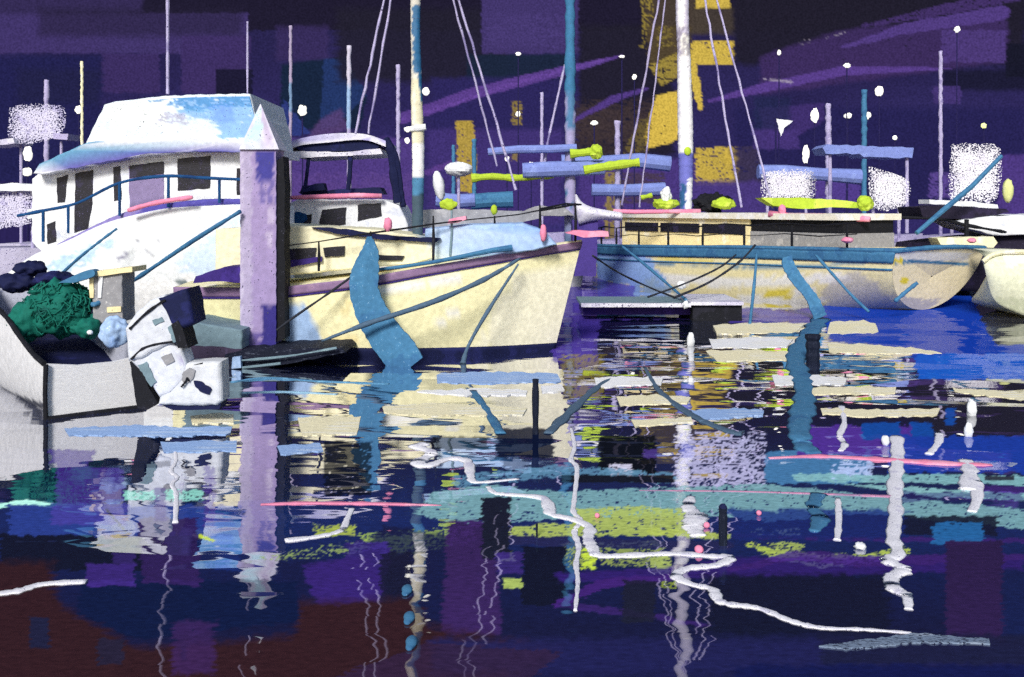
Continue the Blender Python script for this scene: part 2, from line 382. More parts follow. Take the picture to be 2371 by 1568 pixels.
# ---------------------------------------------------------------- harbour water
WAT = [
 # far water behind the boats
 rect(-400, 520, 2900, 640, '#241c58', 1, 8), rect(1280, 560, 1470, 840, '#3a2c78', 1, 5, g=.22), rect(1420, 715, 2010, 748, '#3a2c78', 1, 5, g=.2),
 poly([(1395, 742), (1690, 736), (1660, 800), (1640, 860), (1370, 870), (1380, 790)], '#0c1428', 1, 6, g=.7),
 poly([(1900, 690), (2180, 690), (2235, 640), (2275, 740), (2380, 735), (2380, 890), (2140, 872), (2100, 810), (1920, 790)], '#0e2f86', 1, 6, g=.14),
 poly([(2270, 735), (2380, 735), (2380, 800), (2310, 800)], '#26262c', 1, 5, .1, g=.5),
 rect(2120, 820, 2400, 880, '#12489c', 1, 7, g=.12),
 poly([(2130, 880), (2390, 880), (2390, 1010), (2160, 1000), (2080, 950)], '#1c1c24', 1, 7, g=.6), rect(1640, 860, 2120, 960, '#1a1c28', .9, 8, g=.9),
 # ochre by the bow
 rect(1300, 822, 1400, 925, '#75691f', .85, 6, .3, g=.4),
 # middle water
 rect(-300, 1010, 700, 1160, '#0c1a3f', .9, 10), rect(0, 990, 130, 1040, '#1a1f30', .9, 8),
 rect(1150, 992, 1280, 1060, '#080f24', 1, 5, g=.06), rect(1165, 1060, 1270, 1100, '#16203c', .9, 6, .25, g=.3), rect(1385, 1008, 1520, 1100, '#0a0d14', 1, 5, g=.06),  # dark rectangles here and next line are reflections painted into the colour
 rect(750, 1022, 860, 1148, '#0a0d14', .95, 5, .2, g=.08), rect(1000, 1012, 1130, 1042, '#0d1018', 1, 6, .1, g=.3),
 rect(1560, 1000, 1775, 1132, '#a9a6c4', .85, 5, .38, g=.2), rect(1410, 1075, 1465, 1105, '#b7b4c4', .9, 4, .35, g=.2),  # large pale block is a reflection painted into the water colour
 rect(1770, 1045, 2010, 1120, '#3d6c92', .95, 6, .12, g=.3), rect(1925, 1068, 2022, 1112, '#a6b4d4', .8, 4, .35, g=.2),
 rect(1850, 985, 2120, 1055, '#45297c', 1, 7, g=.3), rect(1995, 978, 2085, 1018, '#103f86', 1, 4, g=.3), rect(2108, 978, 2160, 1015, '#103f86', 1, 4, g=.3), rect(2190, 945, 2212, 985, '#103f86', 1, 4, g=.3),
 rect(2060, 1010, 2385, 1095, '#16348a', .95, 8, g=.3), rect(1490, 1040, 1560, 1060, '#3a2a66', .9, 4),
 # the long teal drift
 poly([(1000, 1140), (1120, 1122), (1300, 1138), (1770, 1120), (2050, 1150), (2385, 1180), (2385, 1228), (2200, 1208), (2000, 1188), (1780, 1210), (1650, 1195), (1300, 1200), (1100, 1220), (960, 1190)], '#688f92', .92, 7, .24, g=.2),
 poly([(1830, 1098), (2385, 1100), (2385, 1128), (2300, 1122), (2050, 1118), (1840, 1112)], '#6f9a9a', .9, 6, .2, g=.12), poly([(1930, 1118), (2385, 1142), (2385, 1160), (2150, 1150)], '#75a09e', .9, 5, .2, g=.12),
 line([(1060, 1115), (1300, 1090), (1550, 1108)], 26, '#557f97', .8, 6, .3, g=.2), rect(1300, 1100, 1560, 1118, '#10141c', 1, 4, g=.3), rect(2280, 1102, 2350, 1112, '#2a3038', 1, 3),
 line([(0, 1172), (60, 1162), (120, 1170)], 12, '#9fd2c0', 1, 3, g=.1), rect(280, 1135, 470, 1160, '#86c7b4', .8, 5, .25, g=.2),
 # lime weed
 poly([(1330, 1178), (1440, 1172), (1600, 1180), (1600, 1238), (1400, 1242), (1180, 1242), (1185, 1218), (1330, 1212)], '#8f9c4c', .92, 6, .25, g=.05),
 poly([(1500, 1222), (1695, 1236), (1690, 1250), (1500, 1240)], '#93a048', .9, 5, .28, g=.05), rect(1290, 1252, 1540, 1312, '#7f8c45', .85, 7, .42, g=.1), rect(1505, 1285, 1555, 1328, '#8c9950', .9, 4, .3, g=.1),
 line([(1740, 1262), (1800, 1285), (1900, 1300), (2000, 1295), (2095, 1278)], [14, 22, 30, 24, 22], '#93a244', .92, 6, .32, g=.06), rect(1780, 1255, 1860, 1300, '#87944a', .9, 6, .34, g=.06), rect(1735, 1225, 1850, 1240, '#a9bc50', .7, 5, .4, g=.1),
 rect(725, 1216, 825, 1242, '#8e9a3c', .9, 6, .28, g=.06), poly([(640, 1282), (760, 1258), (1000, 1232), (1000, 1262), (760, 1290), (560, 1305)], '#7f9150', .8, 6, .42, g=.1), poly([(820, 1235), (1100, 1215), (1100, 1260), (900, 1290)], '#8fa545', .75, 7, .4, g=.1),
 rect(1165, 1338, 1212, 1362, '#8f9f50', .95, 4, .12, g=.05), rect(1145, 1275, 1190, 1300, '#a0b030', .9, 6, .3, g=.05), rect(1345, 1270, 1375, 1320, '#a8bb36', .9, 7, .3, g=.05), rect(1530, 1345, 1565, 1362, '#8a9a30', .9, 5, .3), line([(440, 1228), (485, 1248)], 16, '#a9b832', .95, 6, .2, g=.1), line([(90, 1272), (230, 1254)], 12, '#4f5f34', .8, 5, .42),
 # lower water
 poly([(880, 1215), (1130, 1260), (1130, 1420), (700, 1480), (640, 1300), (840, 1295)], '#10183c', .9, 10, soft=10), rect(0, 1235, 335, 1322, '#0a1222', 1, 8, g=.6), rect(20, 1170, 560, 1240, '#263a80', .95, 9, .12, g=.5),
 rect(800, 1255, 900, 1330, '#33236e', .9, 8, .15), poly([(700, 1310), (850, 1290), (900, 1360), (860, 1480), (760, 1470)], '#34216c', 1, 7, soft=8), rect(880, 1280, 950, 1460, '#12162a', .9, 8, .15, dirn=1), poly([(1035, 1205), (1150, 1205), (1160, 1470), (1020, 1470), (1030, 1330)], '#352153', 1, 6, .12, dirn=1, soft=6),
 rect(1115, 1150, 1182, 1292, '#141824', 1, 6, .12, g=.4, dirn=1), rect(1210, 1265, 1312, 1402, '#0c1222', 1, 5, g=.5), rect(1150, 1280, 1210, 1330, '#37276e', .9, 6, .15),  # the two near-black rectangles are reflections painted as colour
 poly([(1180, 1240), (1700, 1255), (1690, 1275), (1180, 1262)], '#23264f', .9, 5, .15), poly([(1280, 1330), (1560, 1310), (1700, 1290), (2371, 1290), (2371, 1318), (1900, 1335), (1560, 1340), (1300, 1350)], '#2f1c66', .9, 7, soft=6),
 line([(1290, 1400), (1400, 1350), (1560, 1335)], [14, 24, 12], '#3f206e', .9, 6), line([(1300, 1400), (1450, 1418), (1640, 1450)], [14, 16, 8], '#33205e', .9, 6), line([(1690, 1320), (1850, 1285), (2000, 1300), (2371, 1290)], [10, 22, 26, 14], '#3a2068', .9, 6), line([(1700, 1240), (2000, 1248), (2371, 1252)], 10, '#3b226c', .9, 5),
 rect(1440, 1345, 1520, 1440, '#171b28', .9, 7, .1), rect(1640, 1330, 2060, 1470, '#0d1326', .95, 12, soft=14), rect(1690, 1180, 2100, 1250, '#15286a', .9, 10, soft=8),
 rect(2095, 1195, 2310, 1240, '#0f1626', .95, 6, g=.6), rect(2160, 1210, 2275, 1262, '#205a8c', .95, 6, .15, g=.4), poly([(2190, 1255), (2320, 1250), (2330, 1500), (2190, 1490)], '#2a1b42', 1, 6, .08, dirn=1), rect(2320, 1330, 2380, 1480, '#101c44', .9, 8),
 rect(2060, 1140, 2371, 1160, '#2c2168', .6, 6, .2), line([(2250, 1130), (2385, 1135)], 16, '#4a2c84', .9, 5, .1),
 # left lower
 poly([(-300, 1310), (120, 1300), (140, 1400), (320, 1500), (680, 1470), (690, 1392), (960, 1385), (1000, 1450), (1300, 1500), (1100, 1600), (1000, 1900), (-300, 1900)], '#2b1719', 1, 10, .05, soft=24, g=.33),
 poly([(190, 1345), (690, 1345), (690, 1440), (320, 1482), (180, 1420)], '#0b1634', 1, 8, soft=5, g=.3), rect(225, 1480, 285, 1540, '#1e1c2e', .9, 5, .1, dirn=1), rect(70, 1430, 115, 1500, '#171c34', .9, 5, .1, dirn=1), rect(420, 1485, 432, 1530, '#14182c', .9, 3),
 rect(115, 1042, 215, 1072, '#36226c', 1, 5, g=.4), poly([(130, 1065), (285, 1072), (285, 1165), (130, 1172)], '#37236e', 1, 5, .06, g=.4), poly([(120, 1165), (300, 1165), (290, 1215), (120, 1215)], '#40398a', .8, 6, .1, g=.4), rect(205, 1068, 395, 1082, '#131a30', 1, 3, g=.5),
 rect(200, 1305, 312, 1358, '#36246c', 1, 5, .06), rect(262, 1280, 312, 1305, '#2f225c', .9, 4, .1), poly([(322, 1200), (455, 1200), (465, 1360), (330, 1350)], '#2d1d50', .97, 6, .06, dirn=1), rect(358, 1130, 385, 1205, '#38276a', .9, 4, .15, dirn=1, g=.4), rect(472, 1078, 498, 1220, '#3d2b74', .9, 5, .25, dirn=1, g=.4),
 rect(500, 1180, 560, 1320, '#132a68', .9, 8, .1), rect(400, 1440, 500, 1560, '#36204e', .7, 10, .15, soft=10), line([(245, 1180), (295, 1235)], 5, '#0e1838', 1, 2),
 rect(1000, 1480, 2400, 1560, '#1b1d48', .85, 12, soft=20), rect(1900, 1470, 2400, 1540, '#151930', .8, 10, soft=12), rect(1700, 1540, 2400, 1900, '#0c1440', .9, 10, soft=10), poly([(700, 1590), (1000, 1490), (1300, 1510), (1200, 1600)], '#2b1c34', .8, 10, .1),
]
yr = np.concatenate([np.geomspace(1568 + 6000, 1600, 26), np.linspace(1590, 640, 330), np.linspace(636, 527.5, 60)])
xs = np.concatenate([np.linspace(-5200, -340, 36), np.linspace(-320, 2690, 790), np.linspace(2710, 7600, 36)])
GX, GY = np.meshgrid(xs, yr); P = np.stack([GX.ravel(), GY.ravel()], 1)
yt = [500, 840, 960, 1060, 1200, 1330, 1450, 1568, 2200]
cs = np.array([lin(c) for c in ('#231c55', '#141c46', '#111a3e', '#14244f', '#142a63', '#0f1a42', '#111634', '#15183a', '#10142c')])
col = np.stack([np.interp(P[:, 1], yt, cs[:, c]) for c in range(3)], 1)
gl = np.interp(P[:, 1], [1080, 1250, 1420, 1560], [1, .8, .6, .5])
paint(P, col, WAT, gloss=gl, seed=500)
D = H * F / (P[:, 1] - HY); V = np.stack([(P[:, 0] - CX) / F * D, D, np.zeros(len(P))], 1)
nx, ny = len(xs), len(yr)
fs = [(j * nx + i, j * nx + i + 1, (j + 1) * nx + i + 1, (j + 1) * nx + i) for j in range(ny - 1) for i in range(nx - 1)]
V = V.tolist(); b0 = len(V); V += [(-40, -14, 0), (40, -14, 0)]
fs.append((b0, b0 + 1, nx - 1, 0)) if False else fs.append(tuple([b0, b0 + 1] + list(range(nx - 1, -1, -1))))
col = np.concatenate([col, np.tile(col[:1], (2, 1))]); gl = np.concatenate([gl, [1, 1]])
me = bpy.data.meshes.new('water'); me.from_pydata(V, [], fs)
a = me.color_attributes.new("Col", 'FLOAT_COLOR', 'POINT'); a.data.foreach_set("color", np.concatenate([col, gl[:, None]], 1).astype(np.float32).ravel())
o = bpy.data.objects.new('water', me); C.objects.link(o); o['kind'] = 'structure'
m = bpy.data.materials.new('harbour_water'); m.use_nodes = True; nt = m.node_tree; nt.nodes.clear()
ou = nd(nt, "ShaderNodeOutputMaterial"); mx = nd(nt, "ShaderNodeMixShader"); nt.links.new(mx.outputs[0], ou.inputs[0])
df = nd(nt, "ShaderNodeBsdfDiffuse"); gs = nd(nt, "ShaderNodeBsdfGlossy"); gs.inputs['Roughness'].default_value = .02
gs.inputs['Color'].default_value = (.97, .97, 1, 1)
nt.links.new(df.outputs[0], mx.inputs[1]); nt.links.new(gs.outputs[0], mx.inputs[2])
ac = nd(nt, "ShaderNodeAttribute", attribute_name="Col"); tc = nd(nt, "ShaderNodeTexCoord")
def mapped(sx, sy):
    q = nd(nt, "ShaderNodeMapping"); q.inputs[3].default_value = (sx, sy, 1); nt.links.new(tc.outputs['Object'], q.inputs[0]); return q.outputs[0]
g1 = nd(nt, "ShaderNodeTexNoise"); g1.inputs['Scale'].default_value = 1; g1.inputs['Detail'].default_value = 4; nt.links.new(mapped(16, 30), g1.inputs[0])
mr = nd(nt, "ShaderNodeMapRange"); nt.links.new(g1.outputs[0], mr.inputs[0]); mr.inputs[1].default_value = .3; mr.inputs[2].default_value = .7; mr.inputs[3].default_value = .75; mr.inputs[4].default_value = 1.2
hs = nd(nt, "ShaderNodeHueSaturation"); nt.links.new(ac.outputs[0], hs.inputs['Color']); nt.links.new(mr.outputs[0], hs.inputs['Value'])
sc_ = nd(nt, "ShaderNodeVectorMath", operation='SCALE'); nt.links.new(hs.outputs[0], sc_.inputs[0]); sc_.inputs['Scale'].default_value = 2.1
nt.links.new(sc_.outputs[0], df.inputs[0])
# wavelets: long crests across the view, in flat facets, with fine ripples on top
vo = nd(nt, "ShaderNodeTexVoronoi"); vo.inputs['Scale'].default_value = 1; vo.inputs['Randomness'].default_value = .9; nt.links.new(mapped(.75, 2.6), vo.inputs[0])
w1 = nd(nt, "ShaderNodeTexNoise"); w1.inputs['Scale'].default_value = 1; w1.inputs['Detail'].default_value = 2; nt.links.new(mapped(.55, 2.0), w1.inputs[0])
w2 = nd(nt, "ShaderNodeTexNoise"); w2.inputs['Scale'].default_value = 1; w2.inputs['Detail'].default_value = 1; nt.links.new(mapped(2.2, 7.0), w2.inputs[0])
def tilt(colout, ax, ay):
    sb = nd(nt, "ShaderNodeVectorMath", operation='SUBTRACT'); nt.links.new(colout, sb.inputs[0]); sb.inputs[1].default_value = (.5, .5, .5)
    ml = nd(nt, "ShaderNodeVectorMath", operation='MULTIPLY'); nt.links.new(sb.outputs[0], ml.inputs[0]); ml.inputs[1].default_value = (ax, ay, 0); return ml.outputs[0]
def vadd(p, q):
    n = nd(nt, "ShaderNodeVectorMath", operation='ADD'); nt.links.new(p, n.inputs[0])
    if hasattr(q, 'is_output'): nt.links.new(q, n.inputs[1])
    else: n.inputs[1].default_value = q
    return n.outputs[0]
vo2 = nd(nt, "ShaderNodeTexVoronoi"); vo2.inputs['Scale'].default_value = 1; vo2.inputs['Randomness'].default_value = .85; nt.links.new(mapped(.42, 1.25), vo2.inputs[0])
sx = nd(nt, "ShaderNodeSeparateXYZ"); nt.links.new(tc.outputs['Object'], sx.inputs[0])
def byrange(y0, y1, a, b):
    q = nd(nt, "ShaderNodeMapRange"); nt.links.new(sx.outputs[1], q.inputs[0]); q.inputs[1].default_value = y0; q.inputs[2].default_value = y1; q.inputs[3].default_value = a; q.inputs[4].default_value = b; return q.outputs[0]
def scaled(v, f):
    q = nd(nt, "ShaderNodeVectorMath", operation='SCALE'); nt.links.new(v, q.inputs[0]); nt.links.new(f, q.inputs['Scale']); return q.outputs[0]
near_f = scaled(tilt(vo.outputs['Color'], .02, .06), byrange(5, 13, .5, .35)); far_f = scaled(tilt(vo2.outputs['Color'], .03, .11), byrange(7.5, 11.5, 0, 1))
tv = vadd(vadd(near_f, far_f), vadd(scaled(vadd(tilt(w1.outputs['Color'], .05, .09), tilt(w2.outputs['Color'], .025, .06)), byrange(5, 14, .9, .6)), (0, 0, 1)))
nm = nd(nt, "ShaderNodeVectorMath", operation='NORMALIZE'); nt.links.new(tv, nm.inputs[0])
nt.links.new(nm.outputs[0], gs.inputs['Normal'])
fr = nd(nt, "ShaderNodeFresnel"); fr.inputs[0].default_value = 2.6
fm = nd(nt, "ShaderNodeMath", operation='MULTIPLY'); nt.links.new(fr.outputs[0], fm.inputs[0]); nt.links.new(ac.outputs['Alpha'], fm.inputs[1])
f2 = nd(nt, "ShaderNodeMath", operation='MULTIPLY'); f2.use_clamp = True; nt.links.new(fm.outputs[0], f2.inputs[0]); f2.inputs[1].default_value = 2.0
nt.links.new(f2.outputs[0], mx.inputs[0]); me.materials.append(m)

# ================================================================ THE BOATS
# ---------------------------------------------------------------- central cream sailing yacht
DY = 17.4
yt_ = thing('sailing_yacht', 'big cream sailing yacht with mauve rail and cream and blue mast beside lilac piling', 'sailing yacht', (at(900, 480, DY).x, DY, 0))
x_st = at(445, 0, DY).x; x_bw = at(1285, 0, DY).x
fy = Frame((x_st, DY), 0); LY = x_bw - x_st
def pxs(x, D=16.5): return at(x, 0, D).x - x_st
shz = lerpf([(0, 1.12), (.27, 1.12), (.5, 1.28), (.66, 1.46), (.85, 1.66), (1, 1.82)])
byt = lambda t: 1.12 * min(1, .82 + t * .6) * (1 - max(0, (t - .45) / .55) ** 2.3) + .012
rows = hull_rows(fy, LY, shz, byt, keel=-.75, rake=at(1347, 0, DY).x - x_bw, e1=.42, e2=.85)
HC = [poly([(1190, 640), (1360, 600), (1300, 800), (1080, 830)], '#fffae0', .8, 8, .2, soft=12), line([(880, 670), (1000, 655), (1110, 625)], [14, 26, 10], '#f4f3ee', 1, 4, .15),
      line([(1000, 760), (1060, 715)], [12, 18], '#f3f1e6', .9, 3, .2), poly([(655, 715), (700, 705), (740, 760), (750, 810), (660, 810)], '#9dbde8', .95, 6, .1),
      poly([(740, 715), (830, 695), (800, 730)], '#f0e0a4', .8, 6, .2), poly([(750, 790), (830, 770), (820, 800)], '#f0dc9c', .8, 6, .2),
      line([(700, 810), (900, 830), (1150, 826), (1300, 800)], 14, '#d9cdd2', .6, 4, .3), poly([(440, 640), (560, 640), (560, 770), (440, 760)], '#e6e0ae', .9, 4)]
mb = MB().grid(rows); mb.build('hull', ATTR, yt_, True, strokes=HC, base='#fbf4c2', seed=11)
# deck
mb = MB().grid([[r[0] + (r[-1] - r[0]) * q + Vector((0, 0, .05 * math.sin(q * math.pi) - .02)) for q in (0, .25, .5, .75, 1)] for r in rows]); mb.build('deck', CREAM, yt_)
MB().add([q for q in rows[0]], [tuple(range(len(rows[0])))]).build('transom', CREAM, yt_)
# navy water shadow built as a band, mauve rub rail and purple seam follow the hull
def side_band(rows, z0f, z1f, out=.012, side=0):
    res = []
    for i, r in enumerate(rows):
        half = r[:len(r) // 2 + 1] if side == 0 else r[len(r) // 2:][::-1]    # from sheer to keel
        zs = [q.z for q in half]; ln = []
        for z in np.linspace(z0f(i / (len(rows) - 1)), z1f(i / (len(rows) - 1)), 5):
            j = max(j for j in range(len(zs)) if zs[j] >= min(z, zs[0] - 1e-6)) if zs[0] > z else 0
            j = min(j, len(zs) - 2); t = 0 if zs[j] == zs[j+1] else (zs[j] - z) / (zs[j] - zs[j+1])
            q = half[j] + (half[j+1] - half[j]) * max(-.02, min(1, t)); ln.append(q)
        res.append(ln)
    return res
def shell(rows, out):
    """band lifted off the surface by out, closed round its edges"""
    m = MB(); n = len(rows[0]); R = len(rows); f = []; 
    for i in range(R):
        for j in range(n):
            du = rows[min(i+1, R-1)][j] - rows[max(i-1, 0)][j]; dv = rows[i][min(j+1, n-1)] - rows[i][max(j-1, 0)]
            nn = du.cross(dv); nn = nn.normalized() if nn.length > 1e-9 else Vector((0, -1, 0))
            if nn.y > 0: nn = -nn
            f.append(rows[i][j] + nn * out)
    b = [q - Vector((0, 0, 0)) for r in rows for q in r]
    o = len(f); m.add(f + b, [])
    for i in range(R - 1):
        for j in range(n - 1): m.f.append((i*n+j, i*n+j+1, (i+1)*n+j+1, (i+1)*n+j))
    for i in range(R - 1): m.f += [(i*n, (i+1)*n, o+(i+1)*n, o+i*n), (i*n+n-1, (i+1)*n+n-1, o+(i+1)*n+n-1, o+i*n+n-1)]
    for j in range(n - 1): m.f += [(j, j+1, o+j+1, o+j), ((R-1)*n+j, (R-1)*n+j+1, o+(R-1)*n+j+1, o+(R-1)*n+j)]
    return m
shell(side_band(rows, lambda t: -.1, lambda t: .20 - .10 * t), .015).build('waterline_shadow', NAVY, yt_, True)  # shadow at the waterline, made as a navy band
shell(side_band(rows, lambda t: shz(t) - .15 + .03 * t, lambda t: shz(t) + .0), .03).build('rub_rail', MAUVE, yt_, True)
shell(side_band(rows, lambda t: shz(t) - .19 + .05 * t, lambda t: shz(t) - .15 + .03 * t), .022).build('rail_seam', PURPLE, yt_, True)
# coachroof with its windows, pale blue sprayhood over the foredeck
mb = MB().prism([(500, 640), (650, 640), (960, 610), (1010, 596), (1000, 556), (960, 545), (880, 532), (740, 525), (650, 520), (500, 530)], 16.75, 1.35, bev=.05)
cr = mb.build('coachroof', ATTR, yt_, strokes=[line([(655, 615), (760, 600)], 10, '#b9cfe6', .8, 3, .2), rect(850, 548, 1010, 562, '#a9c5ea', .8, 4, .2), rect(660, 540, 760, 560, '#ece8c4', 1, 3)], base='#f3edc9', seed=3)
for pts in ([(660, 577), (732, 574), (728, 600), (660, 602)], [(748, 574), (798, 570), (797, 592), (752, 596)], [(832, 586), (862, 590), (862, 606), (845, 606), (833, 598)], [(875, 590), (936, 593), (930, 603), (876, 603)]):
    MB().prism(pts, 16.66, .05, .8).build('window', WIN, cr)
MB().prism([(660, 604), (745, 594), (745, 606), (660, 620)], 16.62, .05).build('grab_band', PURPLE, cr)
mb = MB().prism([(720, 526), (800, 530), (860, 540), (940, 548), (1020, 552), (1010, 561), (900, 556), (790, 543)], 16.62, .2, 1.5); mb.build('coaming', NAVY, cr)
mb = MB().prism([(985, 604), (985, 530), (1080, 520), (1210, 516), (1262, 535), (1290, 566), (1240, 580), (1120, 596)], 16.8, 1.1, bev=.08)
mb.build('sprayhood', ATTR, yt_, strokes=[poly([(985, 535), (1100, 520), (1090, 600), (985, 600)], '#c3d6ee', .9, 8, .25), poly([(1150, 515), (1260, 520), (1270, 560), (1150, 585)], '#94b7ea', .9, 8, .2), rect(990, 575, 1060, 600, '#dfe6c4', .7, 5, .3)], base='#a9c5ec', seed=5)
mb = MB().prism([(955, 528), (965, 486), (1060, 484), (1250, 490), (1255, 505), (1180, 522), (1060, 524)], 17.9, .5); mb.build('hatch_box', GREY, yt_)
# blue toe rail
MB().tube([at(x, y, D) for x, y, D in ((840, 628, 16.25), (930, 618, 16.25), (1010, 606, 16.3), (1080, 592, 16.4), (1140, 580, 16.5), (1185, 574, 16.6))], [.02, .03, .035, .04, .05, .05], jit=.15).build('toe_rail', BLUE, yt_)
# lifeline and stanchions
def ys(x): return fy.O.y - 0
def dnear(x):
    t = (at(x, 0, 16.6).x - x_st) / LY; return DY - byt(min(max(t, 0), .985)) + .06
ll = [(560, 583), (640, 572), (735, 560), (858, 540), (930, 530), (1003, 519), (1075, 510), (1145, 503), (1200, 497), (1250, 487), (1300, 478), (1330, 473)]
MB().tube([at(x, y, dnear(x)) for x, y in ll], [random.uniform(.008, .017) for _ in ll]).build('lifeline', BLACK, yt_)
for x, yt0, yb in ((738, 560, 628), (858, 536, 600), (1003, 500, 606), (1145, 500, 582), (1250, 474, 572), (1332, 470, 562)):
    MB().tube([at(x, yb, dnear(x)), at(x + 1, (yb + yt0) / 2, dnear(x)), at(x, yt0, dnear(x))], [.02, .026, .012], 6).build('stanchion', BLACK, yt_)
MB().tube([at(1250, 488, 16.6), at(1310, 478, 17), at(1345, 474, 17.4), at(1310, 472, 17.8), at(1250, 484, 18.3)], .016).build('pulpit', BLACK, yt_)
# mast with its fittings
mrows = []
mp_ = [(967, 560, .085), (967, 500, .095), (968, 420, .10), (968, 330, .105), (965, 240, .10), (964, 150, .085), (962, 80, .08), (962, 20, .085), (962, -60, .08), (962, -330, .07)]
mb = MB(); pts = smoothpts([(a, b, c) for a, b, c in mp_], 14); mb.tube([at(a, b, DY) for a, b, c in pts], [c for a, b, c in pts], 20, jit=.05)
ms = mb.build('mast', ATTRF, yt_, True, base='#ddd9cc', seed=21, strokes=[rect(940, 180, 990, 330, '#e6dfbe', .9, 3), rect(940, 330, 990, 420, '#f1f0f0', 1, 3), line([(974, 20), (972, 120), (978, 230)], [14, 22, 8], '#2a6690', 1, 2, .1, dirn=1), line([(962, 20), (965, 160)], 16, '#2f6a96', .95, 3, .1, dirn=1), rect(944, 410, 985, 450, '#4d83a8', 1, 3), rect(944, 450, 985, 560, '#2c4a5c', .95, 3, .15), line([(958, 215), (955, 320)], 8, '#f3f0dc', .9, 2)])
MB().tube([at(936, 300, DY - .1), at(966, 297, DY - .1), at(986, 294, DY - .1)], [.03, .05, .045], 8, .2).build('spreader', WHITE, ms)
for x, y, r in ((943, 326, .045), (986, 212, .06), (944, 300, .04)): MB().ball(at(x, y, DY - .16), r, r, r * 1.15, 10, 6, .15).build('mast_light', LAMPW, ms)
top = at(962, -330, DY)
for (x, y, D, r) in ((822, 310, 16.6, .022), (852, 310, 16.9, .02), (1196, 440, 17.2, .022), (1152, 385, 18, .018)):
    e = at(x, y, D); xe = 1.0
    q = [top + (e - top) * t + Vector((random.uniform(-.012, .012), 0, 0)) for t in np.linspace(0, 1.0, 26)]
    # run on to the deck
    MB().tube(q, [r * random.uniform(.75, 1.15) for _ in q], 6).build('shroud', LAV, yt_)

# ---------------------------------------------------------------- lilac piling
DP = 15.9
pl = thing('piling', 'thick lilac square piling with pale pyramid cap and black side strip', 'piling', on_water(600, 838))
mb = MB()
prof = [[(556, y), (640, y)] for y in (845, 345)]
mb = MB(); rowsP = []
zz = np.linspace(-.4, at(600, 345, DP).z, 60)
X0, X1 = at(556, 0, DP).x, at(639, 0, DP).x
for i, z in enumerate(zz):
    j = [random.uniform(-.006, .006) for _ in range(4)]
    ring = []
    for (xa, ya, xb, yb) in ((X0, DP, X1, DP), (X1, DP, X1, DP + .56), (X1, DP + .56, X0, DP + .56), (X0, DP + .56, X0, DP)):
        for t in np.linspace(0, 1, 16)[:-1]: ring.append(Vector((xa + (xb - xa) * t + j[0], ya + (yb - ya) * t, z)))
    ring.append(ring[0].copy()); rowsP.append(ring)
mb.grid(rowsP)
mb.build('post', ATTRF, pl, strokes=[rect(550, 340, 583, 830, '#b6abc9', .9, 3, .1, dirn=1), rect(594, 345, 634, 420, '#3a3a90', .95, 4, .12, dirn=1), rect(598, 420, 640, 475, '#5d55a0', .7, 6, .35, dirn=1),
   rect(605, 708, 650, 850, '#37307f', 1, 5, .06, dirn=1), rect(545, 770, 600, 850, '#5a4c94', .85, 7, .25, dirn=1), rect(618, 480, 634, 520, '#c3b6d2', .8, 3, .15), rect(616, 540, 632, 575, '#c3b6d2', .8, 3, .15), line([(560, 350), (558, 760)], 5, '#d6cee2', .7, 2, .3, dirn=1)], base='#a391bd', seed=31)  # blue patches at top and foot are shadow painted into the post colour
a_, b_ = at(553, 346, DP - .05), at(646, 342, DP - .05); zb = a_.z; ap = at(603, 240, DP + .25)
c4 = [Vector((a_.x, DP - .05, zb)), Vector((b_.x, DP - .05, zb)), Vector((b_.x, DP + .6, zb)), Vector((a_.x, DP + .6, zb))]
rr = [[c4[q % 4] + (ap - c4[q % 4]) * t for q in range(5)] for t in np.linspace(0, 1, 9)]
rr = [[r[s] + (r[s + 1] - r[s]) * u for s in range(4) for u in np.linspace(0, 1, 9)[:-1]] + [r[4]] for r in rr]
mb = MB().grid(rr); mb.add(c4, [(0, 1, 2, 3)])
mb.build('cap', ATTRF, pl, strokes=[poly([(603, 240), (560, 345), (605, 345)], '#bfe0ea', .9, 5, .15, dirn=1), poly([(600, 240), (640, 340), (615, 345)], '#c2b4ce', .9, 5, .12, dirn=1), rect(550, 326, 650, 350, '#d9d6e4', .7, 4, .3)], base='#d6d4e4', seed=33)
MB().prism([(641, 372), (655, 362), (659, 420), (659, 784), (641, 792)], DP + .05, .4, 1.5).build('side_strip', BLACK, pl)  # black strip down the right side of the post

# ---------------------------------------------------------------- white motor cruiser, left
DC = 20.2
mc = thing('motor_cruiser', 'tall white motor cruiser with pale blue hardtop and navy side rail, at the far left', 'motor cruiser', (at(340, 0, DC).x, DC, 0))
def ruled(top, bot, D, bulge, depth, n=40, m=16, flare=0.0, taper=0.0):
    """a hull side that swells out between two measured edges, closed at the back"""
    tp = [np.interp(np.linspace(0, 1, n), np.linspace(0, 1, len(top)), [q[i] for q in top]) for i in (0, 1)]
    bt = [np.interp(np.linspace(0, 1, n), np.linspace(0, 1, len(bot)), [q[i] for q in bot]) for i in (0, 1)]
    R = []
    for i in range(n):
        u = i / (n - 1); side = math.sin(math.pi * min(1, .15 + u * .85)) ** .5 if 0 else 1
        a = at(tp[0][i], tp[1][i], D); b = at(bt[0][i], bt[1][i], D); row = [a + Vector((0, depth, 0))]
        for j in range(m + 1):
            v = j / m; q = a + (b - a) * v; off = bulge * math.sin(math.pi * v) * (1 if not taper else min(1, i / n * 3)) + flare * (1 - v)
            row.append(q + Vector((0, -off, 0)))
        row.append(b + Vector((0, depth, 0))); R.append(row)
    if taper:
        for i, row in enumerate(R):
            for e in (0, -1): row[e] += Vector((taper * max(0, 1 - i / n * 2), 0, 0))
    mb = MB().grid(R); nn = len(R[0])
    mb.f += [tuple(range(nn)), tuple((len(R) - 1) * nn + j for j in range(nn))]
    return mb
